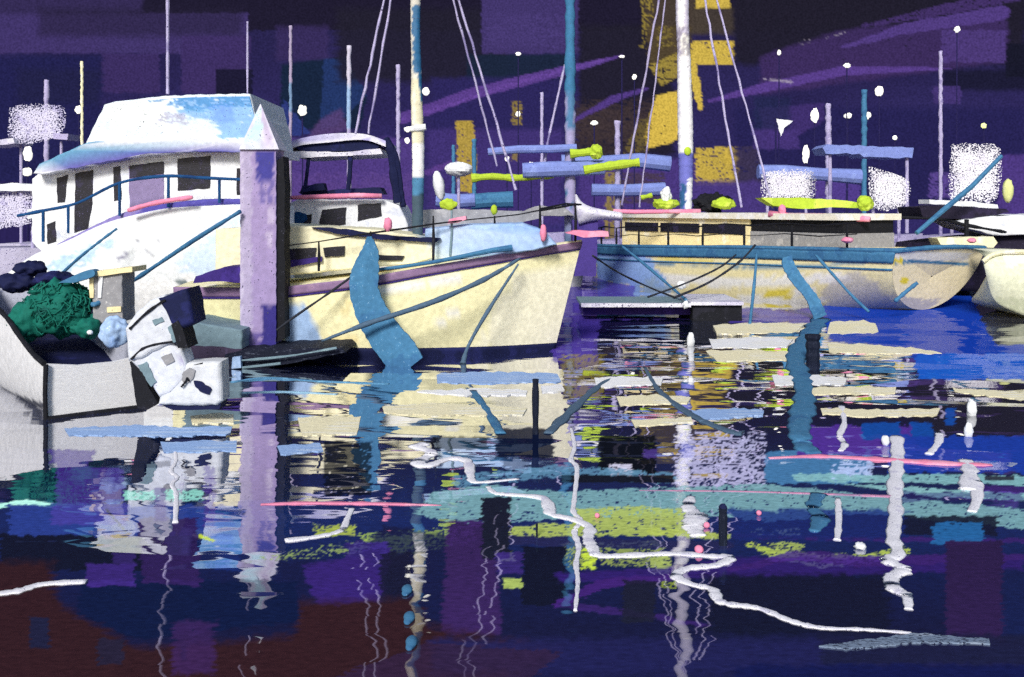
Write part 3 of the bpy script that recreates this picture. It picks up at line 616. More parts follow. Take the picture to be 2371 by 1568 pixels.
top = smoothpts([(20, 640), (90, 590), (170, 556), (260, 515), (370, 487), (440, 479), (520, 476), (600, 476)], 8)
bot = smoothpts([(95, 800), (150, 800), (220, 800), (300, 800), (400, 800), (460, 800), (520, 800), (600, 800)], 8)
mb = ruled(top, bot, DC - .4, .35, 3.2, 90, 40, .25)
mb.build('hull', ATTR, mc, True, base='#e9ecec', seed=41, strokes=[poly([(560, 480), (560, 640), (480, 660), (400, 610), (470, 560), (520, 500)], '#c9dcf2', .9, 12, .2, soft=10), poly([(240, 545), (300, 510), (320, 540), (220, 600)], '#dfe6f0', .8, 6), poly([(90, 620), (200, 570), (270, 555), (210, 610), (110, 650)], '#a9cbe6', .8, 10, .28),
   line([(300, 540), (355, 595)], 2, '#7c7c8c', .9, 1), line([(350, 535), (372, 565)], 2, '#7c7c8c', .8, 1), line([(330, 610), (360, 650)], 2, '#8c8c98', .7, 1), line([(277, 600), (290, 590)], 10, '#7d7a94', .9, 2, .15), poly([(430, 500), (540, 495), (530, 530), (440, 560)], '#dbe1f2', .8, 10, .2), poly([(310, 650), (480, 640), (470, 740), (320, 740)], '#f0f0ee', .9, 8, .1), line([(415, 652), (428, 656)], 16, '#56686c', .9, 2)])
gw = [(60, 625), (130, 575), (190, 546), (280, 505), (370, 483), (470, 470), (540, 467), (600, 468)]
sp_ = smoothpts(gw, 8)
mb = MB().tube([at(x, y, DC - .55) for x, y in sp_], [.03 + .05 * math.sin(math.pi * i / len(sp_)) for i in range(len(sp_))], 10, .08); mb.build('gunwale', ATTR, mc, True, base='#5550a6', seed=43, strokes=[poly([(60, 650), (280, 540), (330, 480), (60, 500)], '#8f83ba', .8, 6, .2)])
# cabin side
cb = [(75, 560), (75, 415), (95, 398), (200, 380), (330, 352), (450, 340), (560, 344), (598, 350), (598, 496), (560, 490), (440, 500), (300, 540), (180, 575), (110, 595)]
mb = MB().prism(cb, DC, 2.6, 1.5, bev=.04); cab = mb.build('cabin', WHITE, mc)
for pts in ([(131, 412), (158, 404), (150, 468), (133, 470)], [(174, 402), (216, 393), (214, 470), (204, 530), (172, 540)], [(262, 388), (279, 384), (281, 462), (264, 466)], [(411, 368), (488, 360), (486, 436), (411, 442)], [(548, 390), (590, 386), (590, 450), (548, 452)], [(108, 520), (128, 512), (130, 560), (110, 566)]):
    MB().prism(pts, DC - .05, .06, 1.2).build('window', WIN, cab)
MB().prism([(298, 384), (377, 376), (380, 462), (300, 482)], DC - .05, .06, 1.2).build('window', ATTRF, cab, base='#8d7fa6', strokes=[], seed=1)
cab.children[-1] if 0 else None
MB().prism([(300, 384), (378, 374), (378, 402), (300, 412)], DC - .07, .05, 1).build('blind', WIN, cab)
# hardtop: lower eave and upper canopy
mb = MB().prism([(78, 402), (92, 380), (160, 350), (205, 330), (330, 322), (470, 320), (580, 328), (612, 336), (612, 356), (560, 352), (430, 352), (320, 362), (190, 386), (95, 404)], DC - .35, 3.3, 1.5, bev=.05)
ht = mb.build('hardtop', ATTR, mc, base='#e8eaf2', seed=45, strokes=[line([(85, 390), (180, 345), (260, 310)], [20, 34, 20], '#5c9cc0', .95, 6, .15), line([(120, 392), (210, 374), (300, 362)], 14, '#6a66b0', 1, 3, .1), line([(300, 352), (400, 345), (560, 344)], 16, '#625fae', 1, 3, .1), line([(130, 402), (330, 370), (430, 362)], 8, '#f2f2f4', 1, 3, .1)])
mb = MB().prism([(196, 340), (232, 240), (258, 232), (340, 222), (440, 216), (572, 214), (594, 285), (606, 340), (560, 336), (380, 334), (260, 342)], DC - .2, 2.9, 1.5, slope=.25, bev=.04)
mb2 = []
cano = mb.build('canopy', ATTRF, mc, base='#dfe8ee', seed=47, strokes=[])
# dense panel over the canopy face carries its colour patches
def sheet(pts, D, thick, slope, name, mat, parent, base, strokes, seed, nx=70, ny=30):
    """four-sided face bowed slightly, with thickness; corners tl,tr,br,bl"""
    tl, tr, br, bl = [np.array(p, float) for p in pts]; R = []; yb = max(bl[1], br[1])
    for j in range(ny + 1):
        v = j / ny; row = []
        for i in range(nx + 1):
            u = i / nx; q = (tl * (1 - u) + tr * u) * (1 - v) + (bl * (1 - u) + br * u) * v
            q = q + np.array([0, -6 * math.sin(math.pi * u) * (1 - v)])
            z = at(q[0], q[1], D); row.append(z + Vector((0, slope * (yb - q[1]) * k(D), 0)))
        R.append(row)
    m = MB().grid(R); n = nx + 1
    back = [[q + Vector((0, thick, 0)) for q in r] for r in R]; o = len(m.v); m.grid(back)
    for i in range(nx): m.f += [(i, i + 1, o + i + 1, o + i), (ny * n + i, ny * n + i + 1, o + ny * n + i + 1, o + ny * n + i)]
    for j in range(ny): m.f += [(j * n, (j + 1) * n, o + (j + 1) * n, o + j * n), (j * n + nx, (j + 1) * n + nx, o + (j + 1) * n + nx, o + j * n + nx)]
    return m.build(name, mat, parent, strokes=strokes, base=base, seed=seed)
sheet([(240, 240), (570, 220), (604, 336), (204, 338)], DC - .26, .05, .25, 'windscreen_cover', ATTRF, cano, '#d8e4ea', [poly([(400, 215), (600, 215), (640, 340), (520, 340), (500, 280), (420, 270)], '#86b2e2', .95, 10, .2, soft=8), rect(490, 240, 545, 285, '#7aa3ea', .95, 8, .08, soft=8), line([(330, 225), (440, 232), (600, 224)], [16, 40, 40], '#4b8cc4', .85, 8, .35), rect(420, 250, 500, 262, '#5f9cc8', .8, 7, .4), poly([(250, 240), (390, 230), (380, 290), (250, 300)], '#e9efea', .9, 10, .15), rect(370, 265, 430, 285, '#a9a8c0', .8, 8, .3), rect(600, 230, 640, 300, '#a9c4f0', .8, 5, .2), poly([(200, 338), (260, 335), (290, 305), (230, 300)], '#f1ecf4', .9, 6, .1), line([(240, 330), (640, 330)], 18, '#f4f4f4', .8, 8, .25)], 49)
# rail with posts
rl = [(40, 500), (100, 488), (180, 470), (276, 424), (380, 408), (470, 412), (540, 415), (604, 418)]
rp = smoothpts(rl, 5); MB().tube([at(x, y, DC - .75) for x, y in rp], [.03 * random.uniform(.8, 1.25) for _ in rp], 8).build('side_rail', DBLUE, mc)
for x, y0, y1 in ((158, 476, 540), (277, 422, 500), (390, 410, 480), (508, 414, 470), (100, 488, 560)):
    MB().tube([at(x, y0, DC - .75), at(x, y1, DC - .7)], .028, 8, .15).build('rail_post', DBLUE, mc)
for x, y0, y1, r in ((388, -40, 218, .035), (573, 50, 220, .022)):
    q = [at(x, y, DC + 1) for y in np.linspace(y1, y0, 14)]; MB().tube(q, [r * random.uniform(.7, 1.2) for _ in q], 6).build('antenna', LAV, mc)
q = smoothpts([(296, 488), (360, 470), (446, 457)], 6); solo(MB().tube([at(x, y, DC - .95) for x, y in q], [.03] + [.045] * (len(q) - 2) + [.03], 10, .1), 'rolled_awning', PINK, 'pink rolled awning lying along the side deck of the white motor cruiser', 'awning', 'pink rolled awnings', True)

# ---------------------------------------------------------------- second cruiser with a bimini, behind the piling
DB = 25.0
bc = thing('cabin_cruiser', 'white cabin cruiser with navy lined bimini top on dark poles, just right of the piling', 'cabin cruiser', (at(780, 0, DB).x, DB, 0))
fb = Frame((at(600, 0, DB).x, DB), 0)
rowsB = hull_rows(fb, at(980, 0, DB).x - at(600, 0, DB).x, lambda t: 1.15 + .2 * t, lambda t: 1.3 * (1 - max(0, (t - .5) / .5) ** 2.2) + .02, rake=.3, ns=40, nj=12)
MB().grid(rowsB).build('hull', CREAM, bc, True)
MB().grid([[r[0], r[len(r) // 2] * 0 + (r[0] + r[-1]) / 2, r[-1]] for r in rowsB]).build('deck', CREAM, bc)
cbn = MB().prism([(640, 562), (650, 480), (690, 462), (890, 462), (925, 476), (945, 520), (950, 560)], DB - .9, 1.9, bev=.05).build('cabin', WHITE, bc)
for pts in ([(746, 486), (802, 480), (800, 520), (738, 528)], [(828, 474), (882, 470), (884, 500), (828, 512)], [(700, 500), (722, 496), (720, 520), (700, 524)]):
    MB().prism(pts, DB - .97, .08, 1.2).build('window', WIN, cbn)
MB().prism([(652, 498), (690, 490), (708, 496), (712, 508), (700, 518), (660, 518)], DB - 1.0, .12, 1.2).build('side_cover', DBLUE, cbn)
MB().prism([(690, 445), (790, 438), (880, 434), (888, 450), (700, 452)], DB - .6, .8, 1.5).build('dash', NAVY, cbn)
bt = smoothpts([(648, 338), (690, 322), (760, 310), (840, 310), (893, 326)], 6)
bb = smoothpts([(893, 340), (840, 324), (760, 330), (700, 336), (655, 350)], 6)
bim = MB().prism(bt + bb, DB - 1, 2.2, .8).build('bimini_top', ATTRF, bc, base='#e6e4ee', seed=51, strokes=[line([(650, 325), (760, 312), (893, 325)], 10, '#9a92d8', .8, 4, .25)])
MB().prism([(682, 340), (730, 330), (850, 328), (880, 338), (870, 346), (800, 350), (700, 352)], DB - .9, 1.9, 1).build('lining', NAVY, bim)
MB().prism([(660, 352), (700, 350), (800, 352), (880, 344), (886, 356), (780, 362), (690, 366)], DB - .95, 1.9, 1).build('lower_flap', WDRY, bim)
for pts, r in (([(716, 345), (712, 390), (706, 440)], .045), ([(812, 350), (810, 400), (806, 440)], .06), ([(889, 322), (905, 350), (912, 400), (922, 470)], .11), ([(895, 322), (918, 370), (928, 440), (934, 480)], .07)):
    q = smoothpts(pts, 5); MB().tube([at(x, y, DB - .85) for x, y in q], [r * random.uniform(.8, 1.15) for _ in q], 8).build('pole', NAVY, bc)
MB().prism([(700, 430), (748, 424), (752, 440), (694, 446)], DB - .9, .4, 1.5).build('winch_box', NAVY, bc)
solo(MB().tube([at(x, y, DB - 1.2) for x, y in ((648, 459), (700, 457), (760, 455), (830, 453), (884, 454))], [.03, .05, .055, .06, .05], 10, .1), 'rolled_awning', PINK, 'pink rolled awning on the cabin roof of the cruiser behind the piling', 'awning', 'pink rolled awnings', True)

# ---------------------------------------------------------------- white skiff with the tilted outboard, bottom left
DK = 12.0
skf = thing('open_skiff', 'pale grey open skiff with black rubbing strake, cut off by the left edge', 'skiff', (at(215, 0, DK).x, DK, 0))
aK = 180 - 50
fk = Frame(at(222, 0, DK).to_2d(), aK); fk.O = Vector((at(222, 0, DK).x, DK, 0)); fk.n = Vector((math.sin(math.radians(50)), math.cos(math.radians(50)), 0))
LK = 4.6; shk = lerpf([(0, .62), (.08, .68), (.18, .82), (.3, 1.02), (.45, 1.15), (.6, 1.2), (1, 1.3)])
bk = lambda t: .56 * (1 + .25 * min(t, .3)) * (1 - max(0, (t - .45) / .55) ** 2.2) + .01
rowsK = hull_rows(fk, LK, shk, bk, keel=-.12, rake=.3, e1=.38, e2=.9, ns=70, nj=18)
MB().grid(rowsK).build('hull', ATTR, skf, True, base='#ececee', seed=61, strokes=[line([(0, 905), (60, 930), (130, 950)], 14, '#17203a', .9, 3, .1), poly([(0, 915), (140, 958), (420, 962), (420, 990), (0, 990)], '#dfdee0', .9, 5, .15)])
MB().grid([[q - (q - (r[0] + r[-1]) / 2) * .06 + Vector((0, 0, .0)) for q in r] for r in rowsK]).build('inner_hull', pastel('pale_inner_paint', '#b9bccb', '#8d93ad', .45, '#2a3050', .4, .012), skf, True)
MB().grid([[r[3] * .97 + r[-4] * .03, r[-4] * .97 + r[3] * .03] for r in [[q - Vector((0, 0, .22)) for q in rr] for rr in rowsK]]).build('floor', NAVY, skf)
tr = [fk(-.02, y, z) for y, z in ((-.55, .62), (-.57, .3), (-.55, -.1), (.55, -.1), (.57, .3), (.55, .62), (.2, .57), (-.2, .57))]
MB().add(tr + [q + fk.a * .06 for q in tr], [tuple(range(8))[::-1], tuple(range(8, 16))] + [(i, (i + 1) % 8, 8 + (i + 1) % 8, 8 + i) for i in range(8)]).build('transom', pastel('grey_transom_paint', '#f2f2f4', '#fbfbfb', .4, '#8a8a98', .35, .012, (1, 1, 6)), skf)
for side in (0, -1):
    MB().tube([r[side] + Vector((0, 0, .0)) for r in rowsK[::2]], .03, 8, .12).build('rubbing_strake', BLACK, skf)
MB().tube([fk(-.06, y, z) for y, z in ((-.57, .62), (-.58, .3), (-.57, -.05))], .025, 8, .2).build('corner_post', BLACK, skf)
MB().tube([fk(-.06, y, .0) for y in (-.57, 0, .57)], .03, 8, .15).build('waterline_strake', BLACK, skf)
# outboard hung on the transom, tilted up
DO = 11.3
ob = thing('outboard_motor', 'white outboard motor with navy cowl, tilted up on the skiff transom', 'outboard motor', (at(400, 0, DO).x, DO, at(400, 945, DO).z))
cw = MB().prism([(292, 760), (318, 722), (350, 695), (384, 682), (408, 700), (424, 745), (412, 790), (330, 832), (300, 835)], DO, .34, 1.5, bev=.07).build('cowl', ATTR, ob, base='#d6dae2', seed=71, strokes=[line([(300, 800), (350, 780), (400, 750)], 8, '#c3cfe0', .8, 4, .2), line([(315, 760), (360, 715)], 6, '#b9c8de', .7, 3, .3)])
MB().tube([at(x, y, DO - .085) for x, y in smoothpts([(300, 762), (335, 728), (370, 702), (384, 696)], 4)], .014, 6, .3).build('seam', BLACK, cw)
MB().prism([(368, 690), (436, 667), (446, 705), (452, 748), (420, 764), (398, 752)], DO - .03, .4, 1.5, bev=.05).build('cowl_top', NAVY, ob)
MB().prism([(396, 752), (412, 742), (428, 778), (436, 806), (412, 806)], DO - .09, .36, 1.5).build('side_vent', BLACK, ob)
md = MB().prism([(306, 836), (340, 806), (402, 792), (424, 810), (436, 850), (428, 880), (398, 912), (372, 920), (345, 880)], DO + .02, .26, 1.5, bev=.05).build('midsection', ATTR, ob, base='#d8dce6', seed=73, strokes=[rect(330, 815, 400, 835, '#bfcfe8', .8, 6, .2), rect(340, 850, 400, 870, '#d2c8e0', .7, 6, .3), rect(395, 820, 425, 850, '#a59bc4', .8, 4, .2)])
MB().tube([at(x, y, DO - .066) for x, y in smoothpts([(304, 832), (330, 808), (368, 796), (402, 792)], 4)], .016, 6, .3).build('seam', BLACK, md)
MB().prism([(322, 802), (358, 784), (362, 792), (330, 812)], DO - .048, .06, 1).build('handle', NAVY, md)
lu = MB().prism([(368, 936), (376, 880), (402, 852), (440, 838), (515, 836), (518, 928), (505, 938), (440, 940)], DO + .04, .24, 1.5, bev=.06).build('gearcase', ATTR, ob, base='#d8dbe0', seed=75, strokes=[poly([(430, 855), (490, 850), (480, 885), (440, 890)], '#b9bcc8', .8, 6, .2)])
MB().tube([at(x, y, DO) for x, y in smoothpts([(378, 898), (396, 872), (430, 852), (470, 842)], 4)], .013, 6, .3).build('seam', BLACK, lu)
MB().prism([(372, 936), (440, 932), (512, 934), (508, 948), (400, 950)], DO + .03, .26, 1.5).build('skeg', NAVY, ob)
prp = MB().ball(at(438, 880, DO - .03), .012, .05, .014, 10, 6).build('propeller', BLACK, ob)
for pts in ([(448, 882), (466, 884), (490, 902), (484, 914), (462, 906), (452, 896)],):
    MB().prism(pts, DO - .04, .03, 1.5, 6).build('blade', NAVY, prp)
MB().prism([(424, 862), (438, 852), (452, 858), (446, 878), (430, 888), (420, 880)], DO - .04, .06, 1.5, 6).build('vent_cover', GREY, lu)
MB().tube([at(x, y, DO - .058) for x, y in smoothpts([(420, 896), (428, 886), (434, 874)], 4)], .012, 6, .3).build('water_inlet', BLACK, lu)
MB().prism([(318, 846), (338, 838), (362, 884), (350, 896)], DO - .048, .06, 1.5, 6).build('swivel_plate', TEALGREY, md)
MB().prism([(372, 828), (396, 818), (404, 836), (384, 846)], DO - .048, .06, 1.5, 6).build('side_plate', GREY, md)
MB().prism([(352, 742), (374, 734), (380, 744), (358, 754)], DO - .085, .06, 1.5, 6).build('latch', TEALGREY, cw)
MB().prism([(388, 758), (400, 750), (414, 786), (402, 794)], DO - .085, .06, 1.5, 6).build('air_slot', TEALGREY, cw)
MB().prism([(300, 838), (322, 838), (345, 900), (366, 935), (340, 950), (318, 945)], DO + .1, .3, 1.5).build('bracket', BLACK, ob)
# things lying in the skiff
def lump(c, rx, ry, rz, jit, nu=26, nv=16):
    m = MB().ball(c, rx, ry, rz, 44, 30); m.sm = True
    c = Vector(c)
    for i, q in enumerate(m.v):
        d = q - c; s_ = 1 + jit * mnoise.noise(d * 6 + Vector((c.x * 3, 0, c.z))) + jit * .6 * mnoise.noise(d * 15); m.v[i] = c + d * s_
    return m
DG = 12.9
g_ = lump(at(135, 716, DG), .40, .30, .34, .28); g_.v += []
gm = lump(at(60, 745, DG - .1), .2, .2, .30, .4); o_ = len(g_.v); g_.add(gm.v, gm.f)
gm = lump(at(200, 755, DG - .05), .2, .2, .14, .4); g_.add(gm.v, gm.f)
cG = at(135, 716, DG)
for q_ in range(70):
    u0, v0 = random.uniform(0, 6.28), random.uniform(-.7, .9); pts_ = []
    for q in range(9):
        u, v = u0 + q * random.uniform(.05, .14), v0 + .25 * math.sin(q * .9 + q_); d_ = Vector((.42 * math.cos(u) * math.cos(v), .32 * math.sin(u) * math.cos(v), .36 * math.sin(v))); pts_.append(cG + d_ * (1.02 + .08 * math.sin(q * 2.1 + q_)))
    g_.tube(pts_, .010, 5, .3)
solo(g_, 'fishing_net', GREEN, 'dark green heap of fishing net piled in the pale grey skiff', 'net', smooth=False)
cv = lump(at(40, 655, DG + .3), .24, .2, .13, .35); gm = lump(at(125, 645, DG + .25), .26, .25, .085, .35); cv.add(gm.v, gm.f); gm = lump(at(70, 622, DG + .45), .2, .2, .10, .4); cv.add(gm.v, gm.f)
solo(cv, 'boat_cover', NAVY, 'crumpled navy boat cover heaped above the green net', 'cover')
cs_ = thing('console_box', 'grey upright console box with cream rim beside the green net', 'box', (at(250, 0, DG).x, DG, at(250, 750, DG).z))
MB().prism([(214, 632), (284, 630), (286, 745), (216, 750)], DG - .05, .4, 1.2, bev=.02).build('body', GREY, cs_)
MB().prism([(206, 630), (306, 618), (306, 630), (208, 642)], DG - .12, .5, 1).build('rim', CREAMY, cs_)
MB().prism([(228, 640), (238, 640), (234, 690), (226, 690)], DG - .09, .05, 1).build('paint_streak', WHITE, cs_)
MB().prism([(247, 712), (280, 710), (280, 722), (248, 724)], DG - .09, .05, 1).build('latch', CREAMY, cs_)
MB().prism([(206, 640), (216, 642), (216, 690), (208, 690)], DG - .09, .05, 1).build('edge_trim', CREAMY, cs_)
solo(MB().prism(smoothpts([(135, 655), (190, 630), (215, 625), (216, 640), (170, 655)], 3), DG - .2, .15, 1), 'paddle', BLUE, 'steel blue paddle blade lying over the navy cover and green net', 'paddle')
lt = lump(at(266, 770, 12.2), .17, .17, .18, .3); solo(lt, 'bait_sack', PALEBLUE, 'pale blue sack lying on the transom by the outboard motor', 'sack')
bl = lump(at(208, 770, 12.1), .035, .035, .03, .2, 10, 8); solo(bl, 'float', WHITE, 'small white net float lying under the green net', 'float')

# small grey tender under the yacht stern
DT = 15.5
tn = thing('tender', 'small grey green tender with dark slots, tucked between outboard and piling', 'tender', (at(500, 0, DT).x, DT, 0))
MB().prism([(424, 772), (440, 742), (470, 748), (562, 764), (562, 812), (440, 812)], DT, .9, 1.5, bev=.04).build('hull', TEALGREY, tn)
MB().prism([(440, 752), (476, 756), (490, 764), (482, 774), (444, 768)], DT - .03, .1, 1).build('slot', NAVY, tn)
MB().prism([(512, 764), (524, 764), (526, 778), (514, 780)], DT - .03, .1, 1).build('slot', NAVY, tn)
MB().prism([(400, 796), (560, 808), (560, 832), (420, 832)], DT - .05, 1, 1.5).build('skirt', pastel('dusk_mauve', '#4a4058', '#756890', .45, '#15151d', .4), tn)
solo(MB().prism([(453, 640), (520, 618), (562, 616), (562, 655), (500, 652), (447, 656)], 16.0, .5, 1.2), 'sail_cover', PURPLE, 'purple folded sail cover on the yacht stern left of the piling', 'cover')

# ---------------------------------------------------------------- right hand cream double ended boat
PSI = 60
fr_ = Frame(at(2150, 0, 24.0).to_2d(), 0); fr_.O = Vector((at(2138, 0, 24).x, 24.0, 0)); ps = math.radians(PSI)
fr_.a = Vector((-math.cos(ps), math.sin(ps), 0)); fr_.n = Vector((math.sin(ps), math.cos(ps), 0))
rb = thing('ketch', 'long cream boat with blue sheer band and rounded stern, at the right', 'ketch', tuple(fr_(5, 0, 0)))
LR = 13.6; shr = lerpf([(0, 1.40), (.3, 1.33), (.6, 1.21), (1, 1.06)])
br = lambda t: (1.55 + .3 * min(1, t / .25) ** .6) * (1 - max(0, (t - .5) / .5) ** 2.4) + .01
rowsR = hull_rows(fr_, LR, shr, br, keel=lambda t: -.8 + .8 * max(0, 1 - t / .3), rake=.3, srake=.5, e1=lambda t: .45 + .5 * max(0, 1 - t / .28) ** 1.5, e2=.95, ns=110, nj=26)
MB().grid(rowsR).build('hull', ATTR, rb, True, base='#fff2b8', seed=81, strokes=[line([(1450, 640), (1700, 655), (1960, 645)], [14, 26, 24], '#fffdf4', .95, 5, .15), line([(1720, 695), (1900, 695)], 18, '#fffdf4', .95, 5, .15), poly([(1900, 670), (1985, 625), (2060, 690), (2090, 720), (1920, 720)], '#cfcabf', .8, 8, .12), poly([(1500, 590), (1660, 600), (1650, 615), (1520, 605)], '#f0dc70', .85, 5, .1), rect(1770, 672, 1830, 690, '#f0dc50', .95, 4, .1), rect(1836, 668, 1885, 688, '#f6f4f0', .95, 4, .1), line([(1500, 612), (1680, 622), (1880, 618), (2000, 606)], 8, '#5b8fb0', .9, 3, .15), poly([(1370, 580), (1500, 585), (1560, 680), (1380, 650)], '#9cc2f6', .98, 8, .06), poly([(1500, 640), (1560, 660), (1580, 690), (1480, 690)], '#a9bfca', .6, 8, .3)])  # grey on the stern quarter is shading painted into the hull colour
MB().grid([[(r[0] * (1 - q) + r[-1] * q) + Vector((0, 0, -.02 + .06 * math.sin(q * math.pi))) for q in (0, .25, .5, .75, 1)] for r in rowsR]).build('deck', CREAMY, rb)
r0 = rowsR[0]
topc = [r0[-1] + (r0[0] - r0[-1]) * t + Vector((0, 0, .07 * math.sin(math.pi * t))) - fr_.a * .12 * math.sin(math.pi * t) for t in np.linspace(0, 1, 22)]
loop = r0[:-1] + topc; c0 = sum(r0, Vector()) / len(r0) + Vector((0, 0, .25))
tR = [[c0 + (q - c0) * s_ - fr_.a * (.004 + .03 * (1 - s_ * s_)) for q in loop] for s_ in np.linspace(1, .02, 22)]
# fine transom with its own patches
mb = MB().grid(tR); mb.build('transom', ATTR, rb, True, base='#fff0c4', seed=83, strokes=[poly([(2010, 580), (2250, 585), (2240, 606), (2020, 606)], '#f4f1ea', .95, 4, .08), line([(2015, 612), (2120, 606), (2240, 612)], 8, '#4f86aa', 1, 2, .1), rect(2050, 598, 2092, 610, '#f2da3c', 1, 3), rect(2085, 642, 2106, 656, '#f2dc3e', 1, 3), poly([(2060, 690), (2180, 690), (2140, 725), (2060, 725)], '#b3aeb4', .85, 6, .2)])
def bandR(z0, z1, out, name, mat, side):
    shell(side_band(rowsR, lambda t: shr(t) + z0, lambda t: shr(t) + z1, side=side), out).build(name, mat, rb, True)
bandR(-.25, .0, .035, 'sheer_band', BLUE, 0)
bandR(-.42, -.38, .02, 'cove_line', BLUE, 0)
# rounded cap rail round the stern
q = [r[0] + Vector((0, 0, .03)) for r in rowsR[::4]][::-1] + [r0[0] + (r0[-1] - r0[0]) * t - fr_.a * .12 * math.sin(math.pi * t) + Vector((0, 0, .03 + .06 * math.sin(math.pi * t))) for t in np.linspace(.1, .9, 9)] + [r0[-1] + Vector((0, 0, .03))]
MB().tube(q, .055, 8, .1).build('cap_rail', BLUE, rb)
# deckhouse
m = MB(); fr_.box(m, 4.8, 10.6, -.95, .95, 1.1, 2.08); dh = m.build('deckhouse', CREAMY, rb)
m = MB(); fr_.box(m, 1.5, 10.9, -1.08, 1.08, 2.08, 2.24); m.build('roof', pastel('pale_roof_paint', '#efe9d8', '#f6f4f0', .5, '#9a938a', .3), dh)
for s0, s1 in ((4.95, 6.7), (6.85, 8.6), (8.75, 10.4)):
    m = MB(); fr_.box(m, s0, s1, -.99, -.952, 1.66, 1.93); m.build('window', WIN, dh)
m = MB(); fr_.box(m, 1.6, 4.79, -.9, .9, 1.76, 2.075); m.build('cockpit_dark', BLACK, rb)  # black box stands for the dark inside the open cockpit
m = MB(); fr_.box(m, 1.6, 4.79, -.93, .93, 1.2, 1.755); m.build('cockpit_side', GREY, rb)
# rails
def side_y(t): return br(t) * .97
for t in (.06, .18, .30, .42, .53, .64, .75, .86):
    b_ = fr_(t * LR, -side_y(t), shr(t) - .02); MB().tube([b_, b_ + Vector((0, 0, .3)), b_ + Vector((0, 0, .62))], [.03, .035, .02], 6).build('stanchion', BLACK, rb)
for dz, r in ((.62, .022), (.36, .012)):
    q = [fr_(t * LR, -side_y(t), shr(t) + dz + .03 * math.sin(t * 40)) for t in np.linspace(.04, .95, 24)]; MB().tube(q, [r * random.uniform(.6, 1.3) for _ in q], 6).build('guard_rail', BLACK, rb)
# mast
sM = 8.6; bM = fr_(sM, 0, 1.5); Dm = bM.y
mp_ = [(1588, 520, .17), (1588, 440, .20), (1588, 380, .22), (1587, 300, .235), (1585, 200, .225), (1583, 120, .20), (1580, 40, .2), (1580, -60, .19), (1580, -300, .17)]
pts = smoothpts(mp_, 16); mb = MB().tube([at(a, b, Dm) for a, b, c in pts], [c for a, b, c in pts], 22, jit=.05)
mR = mb.build('mast', ATTRF, rb, True, base='#cfc9dc', seed=91, strokes=[line([(1578, -20), (1578, 60)], [20, 14], '#f6f4f4', .95, 3, .1, dirn=1), line([(1586, 90), (1588, 130)], 22, '#f4f2e8', .95, 3, .1, dirn=1), rect(1560, 60, 1620, 130, '#7a7084', .6, 6, .35, dirn=1), rect(1570, 130, 1606, 355, '#f6f5f7', .95, 4, .1, dirn=1), rect(1600, 100, 1620, 260, '#d2be5a', .7, 4, .4, dirn=1), rect(1555, 352, 1625, 520, '#6a6fc4', .95, 4, .12, dirn=1), line([(1598, 420), (1594, 490)], 16, '#f4f3f6', .95, 3, .1, dirn=1), line([(1582, 430), (1580, 480)], 12, '#1e5a86', .9, 3)])
MB().ball(at(1592, 350, Dm - .25), .11, .06, .13, 12, 8).build('mast_ring', LIME, mR)
topR = at(1580, -300, Dm)
for (x, y, D, r) in ((1440, 475, 33, .035), (1480, 480, 32.5, .026), (1716, 480, 28.6, .035), (1790, 482, 27.4, .03)):
    e = at(x, y, D); q = [topR + (e - topR) * t + Vector((random.uniform(-.02, .02), 0, 0)) for t in np.linspace(0, 1, 30)]
    MB().tube(q, [r * random.uniform(.75, 1.15) for _ in q], 6).build('shroud', LAV, rb)
# boom with sail cover
solo(MB().tube([at(x, y, Dm - 1.4) for x, y in ((1420, 489), (1470, 491), (1540, 490), (1622, 489))], [.06, .07, .065, .07], 10, .1), 'rolled_awning', PINK, 'pink rolled awning left of the white mast on the long cream boat', 'awning', 'pink rolled awnings', True)
solo(MB().tube([at(x, y, D) for x, y, D in ((1782, 496, 26.9), (1830, 502, 26.5), (1900, 503, 25.9), (1970, 505, 25.3), (2014, 508, 25))], [.09, .1, .1, .09, .06], 10, .1), 'rolled_awning', PINK, 'thick pink rolled awning on the deckhouse above the blue band, right of the white mast', 'awning', 'pink rolled awnings', True)
solo(lump(at(1812, 486, 26.6), .1, .1, .14, .2, 12, 8), 'pink_buoy', PINK, 'small pink buoy standing on the thick pink awning', 'buoy')
solo(MB().prism(smoothpts([(1762, 458), (1840, 458), (1930, 462), (1990, 470), (2000, 482), (1930, 480), (1860, 484), (1790, 476)], 3), 26.8, .7, 2), 'kayak_cover', LIME, 'long lime green cover lying on the deckhouse roof behind the pink awning', 'cover')
solo(lump(at(2004, 470, 26.3), .2, .2, .2, .3, 14, 10), 'lime_fender', LIME, 'round lime fender at the right end of the long lime cover', 'fender')
solo(lump(at(1540, 472, 31.5), .38, .3, .16, .35, 14, 10), 'lime_bundle', LIME, 'lime bundle lying left of the foot of the white mast', 'bundle')
solo(lump(at(1542, 452, 31.4), .17, .17, .24, .3, 14, 10), 'white_sack', WHITE, 'white sack standing on the lime bundle left of the white mast', 'sack')
solo(lump(at(1676, 472, 29.6), .32, .25, .16, .3, 14, 10), 'lime_bundle', LIME, 'lime bundle lying right of the white mast near the dark heap', 'bundle')
solo(lump(at(1648, 470, 30.2), .5, .35, .26, .45, 18, 12), 'tarp_heap', BLACK, 'dark heap of tarpaulin just right of the white mast foot', 'tarp')

